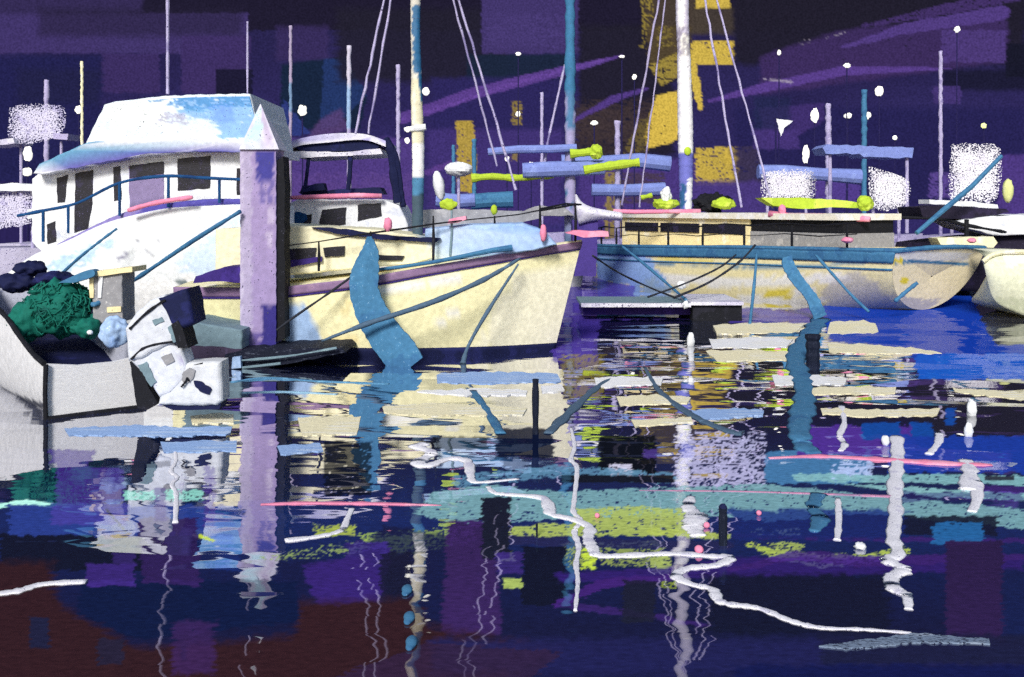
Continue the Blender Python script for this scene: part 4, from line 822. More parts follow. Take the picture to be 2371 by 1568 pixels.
# ---------------------------------------------------------------- neighbours at the right edge
DN = 22.0
nb = thing('moored_dinghy', 'pale cream rounded boat bow cut off by the right edge', 'dinghy', (at(2400, 0, DN).x, DN, 0))
top = smoothpts([(2276, 606), (2300, 590), (2340, 584), (2420, 584), (2560, 590)], 8); bot = smoothpts([(2284, 640), (2300, 690), (2335, 716), (2420, 742), (2560, 742)], 8)
ruled(top, bot, DN, .2, 1.8, 50, 24, 0, .95).build('hull', ATTR, nb, True, base='#e4e6c8', seed=101, strokes=[poly([(2310, 560), (2400, 560), (2400, 600), (2330, 620)], '#f1f0e0', .8, 6, .15), rect(2300, 690, 2400, 730, '#c9cfae', .7, 6, .3)])
MB().tube([at(x, y, DN - .05) for x, y in top], .05, 8, .15).build('rub_rail', CREAM, nb)
DW = 27.5
wb = thing('white_launch', 'white launch with black cover, half seen at the right edge behind the cream boats', 'launch', (at(2300, 0, DW).x, DW, 0))
ruled(smoothpts([(2140, 566), (2220, 556), (2300, 548), (2440, 540)], 6), smoothpts([(2120, 650), (2220, 672), (2340, 680), (2440, 684)], 6), DW, .3, 2, 40, 12).build('hull', pastel('plum_black', '#1f1a2e', '#2b2440', .45, '#5a5470', .2), wb, True)
MB().prism([(2130, 480), (2200, 476), (2330, 484), (2338, 492), (2250, 506), (2140, 508)], DW - .2, 1.6, 1.5).build('black_cover', pastel('plum_black', '#1f1a2e', '#2b2440', .45, '#5a5470', .2), wb)
MB().prism([(2205, 512), (2300, 500), (2440, 496), (2440, 542), (2300, 546), (2240, 530)], DW - .3, 1.5, 1.5, bev=.05).build('cabin', WHITE, wb)
q = smoothpts([(2020, 502), (2100, 504), (2180, 508), (2240, 522), (2330, 538)], 5); MB().tube([at(x, y, DW - .6) for x, y in q], [.04 * random.uniform(.7, 1.3) for _ in q], 8).build('dark_rail', BLACK, wb)
MB().tube([at(2238, 508, DW - .6), at(2238, 560, DW - .6)], .06, 8, .1).build('rail_post', BLACK, wb)
MB().prism([(2170, 552), (2300, 548), (2310, 562), (2300, 574), (2180, 570)], DW - 1.6, .6, 1.5).build('side_deck', CREAM, wb)
solo(MB().tube([at(2318, 362, 27), at(2250, 432, 26.4), at(2190, 482, 26), at(2122, 540, 25.6)], [.05, .07, .075, .06], 8, .12), 'boat_hook', BLUE, 'steel blue pole slanting up beside the white speckled cabin at right', 'pole')

# ================================================================ BACKGROUND
def far_sail(label, xm, ytop, ybot, D, wpx, mat, hx0, hx1, hmat, booms=(), group='sailing boats moored in the background', paintm=None, cabin=None, stays=()):
    t = thing('moored_sailboat', label, 'sailboat', (at(xm, 0, D).x, D, 0), group)
    x0, x1 = at(hx0, 0, D).x, at(hx1, 0, D).x; f = Frame((x0, D), 0)
    rws = hull_rows(f, x1 - x0, lambda q: 1.05 + .25 * q, lambda q: .85 * (1 - max(0, (q - .4) / .6) ** 2.2) + .02, rake=.3, ns=24, nj=8)
    MB().grid(rws).build('hull', hmat, t, True); MB().grid([[r[0], r[-1]] for r in rws]).build('deck', hmat, t)
    if cabin:
        MB().prism(cabin, D - .6, 1.2, 1.5, bev=.04).build('cabin', hmat, t)
    n = 40; ys_ = np.linspace(ybot, ytop, n); q = [at(xm + random.uniform(-.8, .8), y, D) for y in ys_]
    if ybot < 560: q = [Vector((q[0].x, D, 1.0))] + q
    mb = MB().tube(q, [wpx / 2 * k(D) * random.uniform(.8, 1.15) for _ in q], 10)
    if paintm: mb.build('mast', ATTRF, t, True, base=paintm[0], strokes=paintm[1], seed=int(xm))
    else: mb.build('mast', mat, t, True)
    for (pts, th, bm_) in booms:
        MB().tube([at(x, y, D - .25) for x, y in pts], [th / 2 * k(D) * random.uniform(.85, 1.1) for _ in pts], 10).build('boom_cover', bm_, t)
    for (p0, p1) in stays:
        q = [at(p0[0] + (p1[0] - p0[0]) * s_, p0[1] + (p1[1] - p0[1]) * s_, D) for s_ in np.linspace(0, 1, 16)]
        MB().tube(q, [.04 * random.uniform(.7, 1.2) for _ in q], 6).build('stay', LAV, t)
    return t
far_sail('sailboat with rough lavender mast behind the pale block at far left', 108, 185, 405, 34, 12, LAV, -30, 190, LAV)
far_sail('sailboat with thin cream mast left of the white motor cruiser', 190, 142, 405, 38, 7, CREAM, 100, 320, LAV)
far_sail('sailboat with thin dusky mast rising right of the piling cap', 673, 60, 300, 42, 8, LAV, 600, 800, LAV, paintm=('#a99cb8', [rect(660, 190, 690, 260, '#5f8cae', .8, 3, .2)]))
far_sail('sailboat with pale mast rising through the navy lined bimini', 808, 106, 440, 39, 11, LAV, 740, 960, WDRY, paintm=('#c9c4d6', [rect(790, 200, 830, 300, '#8fb2d8', .9, 3, .15, dirn=1), rect(790, 300, 830, 450, '#9d8fbe', .8, 3, .2)]))
far_sail('sailboat with short lavender mast just left of the cream and blue mast', 922, 150, 420, 45, 10, LAV, 830, 1010, LAV)
far_sail('sailboat with steel blue upper mast and lavender lower mast between the two big masts', 1320, -60, 490, 31, 24, BLUE, 1120, 1345, GREY,
         booms=(([(1130, 352), (1200, 346), (1280, 345), (1335, 342)], 18, PERI), ([(1210, 395), (1280, 392), (1400, 388)], 34, PERI)), paintm=('#3f7aa2', [rect(1300, 210, 1345, 500, '#a79fc6', .95, 5, .22, dirn=1), rect(1310, 200, 1330, 300, '#3f7aa2', .9, 4, .2, dirn=1)]),
         stays=(((1308, 150), (1268, 330)), ((1268, 330), (1255, 420))), cabin=[(1190, 500), (1240, 478), (1300, 476), (1330, 500)])
far_sail('sailboat with thin lavender mast just right of the ochre glow', 1255, 214, 500, 47, 8, LAV, 1130, 1330, LAV)
far_sail('sailboat with blunt pale grey mast and periwinkle furled sails left of the white mast', 1430, 280, 500, 40, 14, LAV, 1350, 1520, LAV,
         booms=(([(1300, 378), (1400, 376), (1480, 372), (1552, 380)], 36, PERI), ([(1370, 440), (1450, 441), (1540, 438)], 30, PERI)))
far_sail('sailboat with short steel blue mast beside the white radar dome', 1050, 336, 500, 36, 9, BLUE, 960, 1110, PERI, booms=(([(1010, 462), (1060, 466), (1100, 464)], 30, PERI),))
far_sail('sailboat with blue bent topped mast and steel blue cover right of the radar dome', 1098, 322, 500, 40, 11, BLUE, 1070, 1240, PERI, booms=(([(1090, 468), (1130, 464), (1188, 462)], 36, BLUE),))
far_sail('sailboat with square topped lavender mast and flat awning right of the white mast', 1918, 240, 500, 37, 14, LAV, 1800, 2020, LAV,
         booms=(([(1755, 398), (1820, 400), (1900, 404), (1992, 410)], 34, PERI),))
far_sail('sailboat with ragged steel blue mast among the white speckled cabins at right', 2001, 208, 500, 43, 13, BLUE, 1930, 2120, LAV)
far_sail('sailboat with thin tall lavender mast left of the white speckled cabin at far right', 2178, 118, 500, 46, 9, LAV, 2100, 2300, LAV)
aw = thing('awning_boat', 'boat with periwinkle flat awning carried on a pale post', 'boat', (at(2010, 0, 33).x, 33, 0))
f = Frame((at(1900, 0, 33).x, 33), 0); rws = hull_rows(f, at(2130, 0, 33).x - at(1900, 0, 33).x, lambda q: 1.1, lambda q: .8 * (1 - q ** 3) + .02, ns=20, nj=8)
MB().grid(rws).build('hull', LAV, aw, True); MB().grid([[r[0], r[-1]] for r in rws]).build('deck', LAV, aw)
MB().prism([(1905, 342), (1915, 334), (2020, 338), (2116, 342), (2112, 366), (2000, 364), (1990, 356), (1912, 356)], 32.6, 1.2, 2).build('awning', PERI, aw)
for x in (2100, 1922): MB().tube([at(x, y, 32.8) for y in np.linspace(540, 350, 12)], [.06 * random.uniform(.8, 1.2) for _ in range(12)], 8).build('post', LAV, aw)

def block_boat(name, label, cat, outl, D, depth, mat, hull=None, extra=(), base_to=None, group=None):
    xs_ = [p[0] for p in outl]; t = thing(name, label, cat, (at(sum(xs_) / len(xs_), 0, D).x, D, 0), group)
    MB().prism(smoothpts(outl + outl[:1], 4)[:-1], D, .02, 2.5, 7).build('netting_screen', mat, t)
    hx0, hx1 = hull or (min(xs_) - 30, max(xs_) + 30)
    f = Frame((at(hx0, 0, D).x, D + depth / 2), 0); rws = hull_rows(f, at(hx1, 0, D).x - at(hx0, 0, D).x, lambda q: 1.3, lambda q: .9 * (1 - q ** 3) + .02, ns=20, nj=8)
    MB().grid(rws).build('hull', HUL, t, True); MB().grid([[r[0], r[-1]] for r in rws]).build('deck', HUL, t)
    yb = max(p[1] for p in outl); z = at(0, yb, D).z
    if z > 1.3:
        for x in (min(xs_) + 18, max(xs_) - 18): MB().tube([Vector((at(x, 0, D).x, D + .3, 1.2)), Vector((at(x, 0, D).x, D + .3, z + .1))], .05, 8, .1).build('support', LAV, t)
    for nm_, pts, dd, dp, mt in extra: MB().prism(pts, D - dd, dp, 1.5).build(nm_, mt, t)
    return t
def netting(name, base, second):
    """loosely woven white netting: open holes, fraying towards its edges"""
    m = pastel(name, base, second, .45, '#3a2f72', .6, .022); nt = m.node_tree; b = nt.nodes["Principled BSDF"]
    tc = nd(nt, "ShaderNodeTexCoord"); sp = nd(nt, "ShaderNodeSeparateXYZ"); nt.links.new(tc.outputs['Generated'], sp.inputs[0])
    def edge(o):
        a = nd(nt, "ShaderNodeMath", operation='SUBTRACT'); nt.links.new(o, a.inputs[0]); a.inputs[1].default_value = .5
        c = nd(nt, "ShaderNodeMath", operation='ABSOLUTE'); nt.links.new(a.outputs[0], c.inputs[0]); return c.outputs[0]
    mx_ = nd(nt, "ShaderNodeMath", operation='MAXIMUM'); nt.links.new(edge(sp.outputs[0]), mx_.inputs[0]); nt.links.new(edge(sp.outputs[2]), mx_.inputs[1])
    th = nd(nt, "ShaderNodeMapRange"); nt.links.new(mx_.outputs[0], th.inputs[0]); th.inputs[1].default_value = .25; th.inputs[2].default_value = .5; th.inputs[3].default_value = .43; th.inputs[4].default_value = .60
    n = nd(nt, "ShaderNodeTexNoise"); n.inputs['Scale'].default_value = 22; n.inputs['Detail'].default_value = 3; nt.links.new(tc.outputs['Object'], n.inputs[0])
    gt = nd(nt, "ShaderNodeMath", operation='GREATER_THAN'); nt.links.new(n.outputs[0], gt.inputs[0]); nt.links.new(th.outputs[0], gt.inputs[1])
    nt.links.new(gt.outputs[0], b.inputs['Alpha']); return m
SPK = netting('white_netting', '#f6f4fb', '#e9e6f2'); SPK2 = netting('lavender_netting', '#dcd8ee', '#c4bee0')
HUL = pastel('pale_lavender_hull', '#c9c4dc', '#aaa4c8', .45, '#3a3068', .5, .03)
block_boat('covered_launch', 'launch with lavender speckled netting screen on posts at the far left edge', 'launch', [(22, 250), (60, 240), (120, 242), (150, 252), (148, 300), (120, 322), (60, 334), (20, 326)], 31, 1.6, SPK2, (0, 200), extra=(('roof_edge', [(-40, 326), (30, 320), (34, 332), (-40, 338)], .2, 1.2, WDRY), ('ledge', [(122, 308), (158, 310), (156, 324), (124, 322)], .2, .8, LAV)))
block_boat('moored_launch', 'pale stern of a launch with white roof, cut off by the left edge', 'launch', [(-60, 440), (40, 440), (82, 446), (82, 500), (60, 520), (-60, 528)], 27.5, 1.6, SPK2, (-80, 120), extra=(('roof', [(-60, 428), (40, 424), (92, 430), (96, 440), (60, 442), (-60, 444)], .2, 1.8, WHITE), ('lamp_patch', [(62, 486), (84, 480), (86, 502), (64, 508)], .15, .2, WHITE)))
block_boat('speckled_cruiser', 'boat with faint speckled white netting screen between the white mast and the lavender mast', 'cruiser', [(1764, 400), (1820, 392), (1882, 396), (1890, 440), (1870, 462), (1770, 464)], 35, 1.6, SPK, (1740, 1920))
block_boat('speckled_cruiser', 'boat with speckled white netting screen, sloping top beside the pale awning post', 'cruiser', [(2012, 386), (2040, 392), (2100, 416), (2108, 450), (2090, 478), (2030, 486), (2012, 440)], 31, 1.6, SPK, (1990, 2140))
block_boat('speckled_cruiser', 'boat with large square speckled white netting screen behind the slanting blue pole', 'cruiser', [(2204, 334), (2260, 332), (2318, 346), (2314, 440), (2290, 470), (2210, 466), (2196, 440)], 30, 1.8, SPK, (2170, 2340), extra=(('side_deck', [(2152, 462), (2250, 466), (2310, 474), (2312, 484), (2152, 472)], .3, .8, WHITE),))
nb2 = thing('white_rowboat', 'white curved rowing boat bow showing behind the tip of the cream yacht', 'rowing boat', (at(1380, 0, 29).x, 29, 0))
ruled(smoothpts([(1335, 450), (1350, 470), (1380, 482), (1440, 492)], 6), smoothpts([(1340, 520), (1370, 512), (1400, 510), (1440, 512)], 6), 29, .2, .9, 24, 8).build('hull', WDRY, nb2, True)
MB().prism([(1325, 510), (1384, 507), (1380, 640), (1330, 640)], 29.1, .9, 2).build('lower_hull', pastel('violet_hull', '#4b3b86', '#3c2d78', .4, '#1d1746', .3), nb2)
rd = thing('radar_dome', 'white oval radar dome on a thin post between the two big masts', 'radar dome', (at(1062, 0, 33).x, 33, 1.0))
MB().ball(at(1062, 392, 33), .46, .4, .24, 18, 10, .06).build('dome', WHITE, rd); MB().tube([Vector((at(1062, 0, 33).x, 33, 1.0)), at(1062, 396, 33)], .05, 8).build('post', LAV, rd)
def fender(label, x, y, rx, ry, D, mat, cat='fender', nm='hanging_fender', tilt=0):
    m = MB().ball(at(x, y, D), rx * k(D), rx * k(D), ry * k(D), 12, 10, .12)
    c = at(x, y, D)
    for i, q in enumerate(m.v): m.v[i] = q + Vector((tilt * (q.z - c.z), 0, 0))
    return solo(m, nm, mat, label, cat, smooth=True)
fender('tall white fender hanging left of the white radar dome', 1016, 430, 13, 34, 32, WHITE, tilt=-.15)
fender('pale lime fender hanging at the far right edge above the white launch', 2334, 442, 12, 28, 27, pastel('pale_lime', '#dfe49a', '#e8ebb4', .5, '#8c9a50', .2))
fender('pink fender hanging on the yacht lifeline near its coachroof', 898, 520, 10, 16, 16.2, PINK)
fender('pink fender standing by the yacht bow rail', 1258, 540, 8, 20, 16.6, PINK)
fender('small pink fender on the cream deck edge below the thick pink awning', 1962, 556, 14, 7, 23.6, PINK)
fender('small pink fender on the stern quarter of the launch at right', 2250, 557, 10, 6, 25.0, PINK)
solo(MB().prism([(1040, 508), (1078, 500), (1080, 508), (1060, 516), (1036, 518)], 16.6, .3, 1), 'folded_cloth', PINK, 'pink folded cloth on the yacht coachroof before the lime flag', 'cloth')
solo(MB().prism([(1310, 540), (1330, 534), (1408, 536), (1410, 548), (1350, 550)], 16.9, .4, 1), 'folded_cloth', PINK, 'pink folded cloth draped on the tip of the yacht bow', 'cloth')
lf = thing('lime_flag', 'lime flag rag on a thin grey green stick at the yacht foredeck', 'flag', at(1040, 592, 16.7))
MB().tube([at(1042, 592, 16.7), at(1046, 540, 16.7), at(1046, 478, 16.7)], .02, 8, .2).build('stick', TEALGREY, lf); g_ = lump(at(1038, 474, 16.7), .13, .05, .10, .5, 14, 10); g_.build('rag', LIME, lf)
fender('lime float tied to the yacht lifeline right of the lime flag', 1144, 486, 8, 12, 17.0, LIME, 'float', 'lime_float')
for lb, pts, th, D in (('long lime strip awning at left of the blue and lavender mast', [(1092, 413), (1140, 409), (1200, 412), (1282, 404)], 18, 32),
                   ('lime strip awning across the periwinkle furled sail', [(1352, 394), (1400, 386), (1445, 380), (1480, 376)], 20, 30.5),
                   ('short lime strip awning with bulging end, highest of the lime strips', [(1320, 356), (1350, 354), (1375, 350), (1392, 352)], 20, 31),
                   ('tiny lime strip awning low beside the white mast', [(1484, 458), (1510, 452)], 11, 28.5)):
    q = smoothpts(pts, 4); m = MB()
    m.tube([at(x, y, D - .5) for x, y in q], [th / 2 * k(D) * random.uniform(.75, 1.2) for _ in q], 10)
    if 'bulging' in lb: m.ball(at(1380, 352, D - .5), 16 * k(D), .2, 17 * k(D), 12, 8, .15)
    solo(m, 'strip_awning', LIME, lb, 'awning', 'lime strip awnings')

# lamps: small globes on thin dark standards around the far basin
POLE = pastel('night_pole', '#1f1a4c', '#2a2160', .4, '#14123a', .2)
LAMPS = [(700, 256, 10, 12, 'behind the shroud foot, right of the piling cap'), (1200, 125, 6, 4, 'high up left of the blue topped mast'), (1440, 131, 7, 3, 'at the tip of the long violet streak'), (1200, 264, 6, 6, 'in the ochre patch between the two big masts'), (1376, 285, 9, 5, 'just right of the lavender lower mast'), (1469, 178, 5, 6, 'left of the white mast shrouds'),
 (1961, 152, 8, 5, 'alone in the dark above the violet arc'), (2216, 68, 7, 7, 'highest of all, at the upper right'), (2036, 211, 9, 11, 'upper right of the ragged blue mast'), (1886, 268, 9, 16, 'tall one left of the square topped mast'), (1963, 268, 9, 6, 'between the square topped mast and the ragged blue mast'), (2006, 268, 10, 8, 'behind the ragged blue mast'), (2072, 319, 5, 5, 'low small one above the periwinkle awning'),
 (1866, 357, 8, 20, 'tall low one left of the square topped mast'), (1804, 122, 4, 6, 'small slanting one in the upper right dark'), (2278, 291, 6, 6, 'dim one above the large speckled screen'), (64, 356, 10, 16, 'at far left under the lavender speckled screen'), (62, 398, 11, 9, 'at far left above the pale launch roof'), (182, 254, 8, 9, 'beside the thin cream mast at left'), (1174, 368, 5, 6, 'low among the lime strips'), (1230, 392, 10, 16, 'beside the long lime strip awning')]
for i, (x, y, rx, ry, ds) in enumerate(LAMPS):
    D = 52 + (i * 7) % 13
    t = thing('harbour_lamp', 'small white harbour lamp ' + ds, 'lamp', (at(x, 0, D).x, D, 0), 'harbour lamps across the basin')
    MB().ball(at(x, y, D), rx * k(D), rx * k(D), ry * k(D), 10, 8, .22).build('globe', LAMPY if 'dim' in ds else LAMPW, t)
    MB().tube([Vector((at(x, 0, D).x, D + .1, 0)), at(x, y, D + .1)], .035, 6).build('standard', POLE, t)
pn = thing('pennant', 'white three cornered pennant on a dark pole at upper right', 'pennant', (at(1796, 0, 40).x, 40, 0))
MB().prism([(1796, 274), (1836, 280), (1815, 298), (1808, 316)], 40, .05, 1.5, 6).build('flag', WHITE, pn); MB().tube([Vector((at(1796, 0, 40).x, 40, 0)), at(1796, 270, 40)], .035, 6).build('pole', POLE, pn)

# ================================================================ DOCKS, ROPES, FLOATS
dk = thing('finger_dock', 'low dark finger dock with pale scuffed edges at the foot of the piling', 'dock', on_water(680, 845))
MB().prism([(520, 822), (560, 812), (790, 806), (800, 816), (700, 836), (560, 862), (520, 860)], 15.3, 1.3, 2).build('decking', pastel('dark_dock', '#14192c', '#232a40', .4, '#7c8498', .3, .02, (.25, 1, 4)), dk)
for pts in ([(545, 836), (660, 826), (780, 806)], [(560, 852), (650, 842)]):
    q = smoothpts(pts, 4); MB().tube([at(x, y, 15.2) for x, y in q], [.02 * random.uniform(.6, 1.3) for _ in q], 6).build('edge_board', TEALGREY, dk)
MB().prism([(538, 828), (556, 826), (558, 852), (536, 854)], 15.15, .1, 1).build('cleat', PALEBLUE, dk)
fd = thing('floating_dock', 'floating dock with white edge and black side beyond the cream yacht bow', 'dock', on_water(1540, 745))
zt = .42
def slab(m, x0, x1, D0, D1, z0, z1):
    a = [at(x0, 0, D0).x, at(x1, 0, D0).x]; return m.box(a[0], a[1], D0, D1, z0, z1)
slab(MB(), 1604, 1718, 21.6, 23.4, -.1, .34).build('float_body', BLACK, fd)
slab(MB(), 1350, 1603, 21.9, 23.2, .10, .30).build('underframe', PURPLE, fd)
slab(MB(), 1346, 1600, 21.5, 21.62, .30, .38).build('edge_board', WDRY, fd)
slab(MB(), 1600, 1722, 21.5, 23.5, .34, .41).build('decking', WDRY, fd)
slab(MB(), 1346, 1599, 21.625, 23.4, .302, .36).build('decking', TEALGREY, fd)
MB().ball(at(1578, 648, 22.2) - Vector((0, 0, .12)), .1, .08, .09, 10, 6, .2).build('cleat', WHITE, fd)
MB().ball(at(1588, 706, 21.4), .06, .05, .08, 10, 6, .3).build('bumper', WHITE, fd)

def rope(name, label, pts, r, mat, group='mooring ropes', cat='rope', n=6, jit=.2):
    q = smoothpts(pts, n); rs = r if isinstance(r, (list, tuple)) else None
    rr = [((np.interp(i / (len(q) - 1), np.linspace(0, 1, len(rs)), rs)) if rs else r) * random.uniform(1 - jit, 1 + jit) for i in range(len(q))]
    return solo(MB().tube([at(x, y, D) for x, y, D in q], rr, 8), name, mat, label, cat, group, True)
rope('mooring_rope', 'blue mooring rope from the piling down to the grey console box in the skiff', [(212, 705, 12.8), (235, 698, 12.9), (330, 636, 14), (450, 556, 15), (556, 490, 15.8)], .032, BLUE)
rope('mooring_rope', 'slate mooring rope running up from the dock across the cream yacht hull to its bow', [(745, 790, 15.4), (850, 750, 15.4), (1000, 700, 15.6), (1120, 648, 16), (1205, 598, 16.5)], [.02, .04, .045, .04, .02], ROPEG)
rope('mooring_rope', 'slate mooring rope dropping steeply from the yacht bow to the water', [(1072, 842, 15.7), (1085, 800, 15.9), (1130, 720, 16.0), (1200, 612, 16.4)], [.05, .03, .03, .015], ROPEG)
rope('mooring_rope', 'thin dark rope from the piling foot up to the yacht rail at the blue strap', [(640, 765, 15.6), (680, 735, 15.7), (760, 680, 15.9), (815, 640, 16.1)], .018, ROPEK)
rope('mooring_rope', 'thin dark rope sagging from the yacht bow tip to the floating dock', [(1372, 592, 19), (1430, 630, 20), (1500, 664, 21), (1565, 690, 21.5)], .018, ROPEK)
rope('mooring_rope', 'dark rope curving up from the floating dock to the guard rail opposite', [(1560, 690, 21.5), (1640, 655, 22.3), (1710, 608, 23), (1748, 568, 23.6)], .026, ROPEK)
rope('mooring_rope', 'dark rope with blue end lying lower left of the other curved dark rope', [(1500, 688, 21.5), (1590, 655, 22), (1665, 620, 22.8), (1704, 590, 23.4)], .022, ROPEK)
rope('mooring_rope', 'blue rope from the left end of the blue band down to the floating dock', [(1440, 570, 25), (1490, 610, 24), (1560, 670, 22.6), (1590, 696, 21.8)], .03, BLUE)
rope('mooring_rope', 'thin upright blue rope hanging from the blue band into the water by the dock end', [(1752, 588, 22.9), (1748, 640, 22.3), (1742, 700, 21.8), (1736, 752, 21)], .034, BLUE)
rope('mooring_rope', 'long slanting blue rope from the blue band down under the grey stern quarter', [(1888, 590, 22.8), (1920, 626, 22.4), (1970, 682, 22), (2012, 722, 21.6)], .032, BLUE)
rope('mooring_rope', 'short thick blue rope end slanting across the rounded cream stern', [(2072, 698, 22.0), (2100, 674, 22.0), (2124, 655, 22.0)], .045, BLUE)
rope('mooring_rope', 'thin blue rope crossing the white cruiser gunwale above the navy cover', [(120, 655, 17), (180, 600, 18), (230, 560, 18.5), (270, 530, 18.8)], .025, BLUE)
# broad straps
def strap(name, label, pts, D0s, thick, mat):
    q = smoothpts([(x, y, wd, D) for (x, y, wd), D in zip(pts, D0s)], 8); R = []
    for i, (x, y, wd, D) in enumerate(q):
        a = np.array(q[max(i-1, 0)][:2]); b = np.array(q[min(i+1, len(q)-1)][:2]); t = (b - a) / max(np.hypot(*(b - a)), 1e-6); nrm = np.array([-t[1], t[0]])
        j = random.uniform(-1.5, 1.5); l = (x - nrm[0] * wd / 2 + j, y - nrm[1] * wd / 2); r_ = (x + nrm[0] * wd / 2 + random.uniform(-1.5, 1.5), y + nrm[1] * wd / 2)
        L_, R_ = at(*l, D), at(*r_, D); th = Vector((0, thick, 0)); M_ = (L_ + R_) / 2 - Vector((0, thick * .6, 0))
        R.append([L_, M_, R_, R_ + th, L_ + th, L_])
    m = MB().grid(R); n = 6; m.f += [tuple(range(5)), tuple((len(R) - 1) * n + i for i in range(5))]
    return solo(m, name, mat, label, 'strap', 'blue straps hung over the hulls')
strap('hanging_strap', 'very broad steel blue strap hung from the yacht rail down its cream hull', [(854, 548, 10), (856, 580, 38), (846, 628, 62), (842, 668, 66), (858, 720, 72), (890, 775, 80), (928, 822, 84), (950, 850, 70)], [16.0, 15.9, 15.85, 15.8, 15.75, 15.65, 15.5, 15.4], .06, BLUE)
strap('hanging_strap', 'narrow wavy blue strap hung from the blue band of the long cream boat', [(1822, 594, 22), (1830, 622, 28), (1852, 655, 26), (1876, 684, 26), (1892, 715, 30), (1900, 735, 30)], [22.8, 22.6, 22.3, 22.1, 21.9, 21.6], .06, BLUE)

# things in the water
def on_w(pts, z, r, mat, name, label, cat, group=None, jit=.25, n=7):
    q = smoothpts(pts, n); P_ = []; rr = []
    rs = r if isinstance(r, (list, tuple)) else [r, r]
    for i, (x, y) in enumerate(q):
        P_.append(on_water(x, y, z)); rr.append(1.15 * np.interp(i / (len(q) - 1), np.linspace(0, 1, len(rs)), rs) * random.uniform(1 - jit, 1 + jit))
    m = MB().tube(P_, rr, 8)
    for i, v in enumerate(m.v): m.v[i] = Vector((v.x, v.y, .002 + (v.z - z) * .22))
    return solo(m, name, mat, label, cat, group, True)
FR = 'floating ropes and reflections on the water'  # most white wriggles below are mast reflections, modelled as solid lines
on_w([(1130, 1122), (1145, 1136), (1175, 1140), (1255, 1148), (1272, 1172), (1278, 1186), (1330, 1198), (1365, 1216), (1362, 1240), (1372, 1262), (1386, 1280), (1450, 1280), (1560, 1276), (1650, 1282), (1692, 1284), (1660, 1302), (1590, 1310), (1566, 1328), (1600, 1346), (1650, 1358), (1662, 1382), (1690, 1392), (1760, 1402), (1830, 1430), (1900, 1446), (2000, 1450), (2110, 1458)], .02, [.02, .045, .04, .04, .04, .035, .036, .034, .03, .026, .014], ROPE_REFL_W, 'rope_or_reflection', 'long white zigzag modelled reflection snaking over the lime and dark water to the lower right', 'rope', FR)
on_w([(985, 1024), (965, 1030), (1000, 1044), (968, 1066), (990, 1074), (1040, 1058), (1082, 1064), (1090, 1096), (1104, 1112), (1200, 1104)], .02, [.06, .07, .06, .06, .05, .05, .04, .03, .02], ROPE_REFL_W, 'rope_or_reflection', 'thick white modelled reflection below the yacht mast, its tail bending right', 'rope', FR)
on_w([(815, 1172), (804, 1196), (790, 1222), (740, 1236), (660, 1246)], .02, [.02, .022, .03, .035], ROPE_REFL_W, 'rope_or_reflection', 'short white rope curling over the lime weed right of the piling reflection', 'rope', FR)
on_w([(-40, 1372), (40, 1362), (100, 1346), (200, 1340)], .02, [.035, .04, .035, .03], ROPE_REFL_W, 'rope_or_reflection', 'white dry looking rope drifting at the left edge above the maroon shallows', 'rope', FR)
on_w([(402, 1030), (408, 1060), (396, 1086), (410, 1100), (398, 1118), (408, 1140), (406, 1205)], .02, [.012, .018, .018, .02], ROPE_REFL_W, 'rope_or_reflection', 'thin upright white wriggle of modelled reflection at left between the purple patches', 'rope', FR)
on_w([(1322, 985), (1330, 1030), (1322, 1060), (1336, 1080), (1330, 1150), (1328, 1180), (1345, 1200), (1330, 1225), (1340, 1260), (1334, 1300), (1338, 1340), (1332, 1408)], .02, [.015, .022, .02, .02, .02, .016, .01], ROPE_REFL_W, 'rope_or_reflection', 'long thin upright white reflection wriggle crossing the teal drift and black square', 'rope', FR)
on_w([(1948, 936), (1955, 975), (1944, 1005), (1956, 1025), (1946, 1040)], .02, .03, ROPE_REFL_W, 'rope_or_reflection', 'short white reflection wriggle above the pink float among the cream reflections', 'rope', FR)
on_w([(2076, 1006), (2078, 1060), (2072, 1120), (2074, 1180), (2068, 1240), (2080, 1276), (2056, 1292), (2094, 1312), (2064, 1330), (2072, 1358), (2098, 1372), (2104, 1404)], .02, [.06, .055, .05, .045, .05, .045, .025], ROPE_REFL_W, 'rope_or_reflection', 'thick tall white modelled reflection wriggling down to a curl at lower right', 'rope', FR)
on_w([(2175, 1000), (2172, 1022), (2150, 1048)], .02, .035, ROPE_REFL_W, 'rope_or_reflection', 'small slanting white reflection piece left of the two white buoys', 'rope', FR)
on_w([(2236, 1062), (2246, 1090), (2240, 1130), (2258, 1110), (2262, 1150), (2250, 1180)], .02, [.06, .065, .05, .03], ROPE_REFL_W, 'rope_or_reflection', 'stubby forked white modelled reflection at the right end of the pink float', 'rope', FR)
on_w([(1940, 1148), (1942, 1200), (1938, 1245)], .02, .022, ROPE_REFL_W, 'rope_or_reflection', 'short straight white modelled reflection crossing the teal drift left of the tall white wriggle', 'rope', FR)
on_w([(1600, 1145), (1594, 1170), (1612, 1190), (1604, 1215), (1618, 1236)], .02, [.03, .06, .08, .05], ROPE_REFL_W, 'rope_or_reflection', 'fat white clump of modelled reflection at the right end of the big lime weed patch', 'rope', FR)
on_w([(536, 882), (620, 872), (740, 880), (900, 886)], .02, .04, pastel('blue_rope', '#5f98be', '#76aed0', .4, '#2c4a66', .3, .012), 'rope_or_reflection', 'pale blue rope floating under the piling dock toward the blue strap', 'rope', FR)
on_w([(560, 906), (660, 904), (780, 910)], .02, .035, pastel('pale_cyan_rope', '#9cc8e2', '#b4d8ea', .4, '#4a7090', .3, .012), 'rope_or_reflection', 'pale cyan rope floating just below the other blue rope by the dock', 'rope', FR)
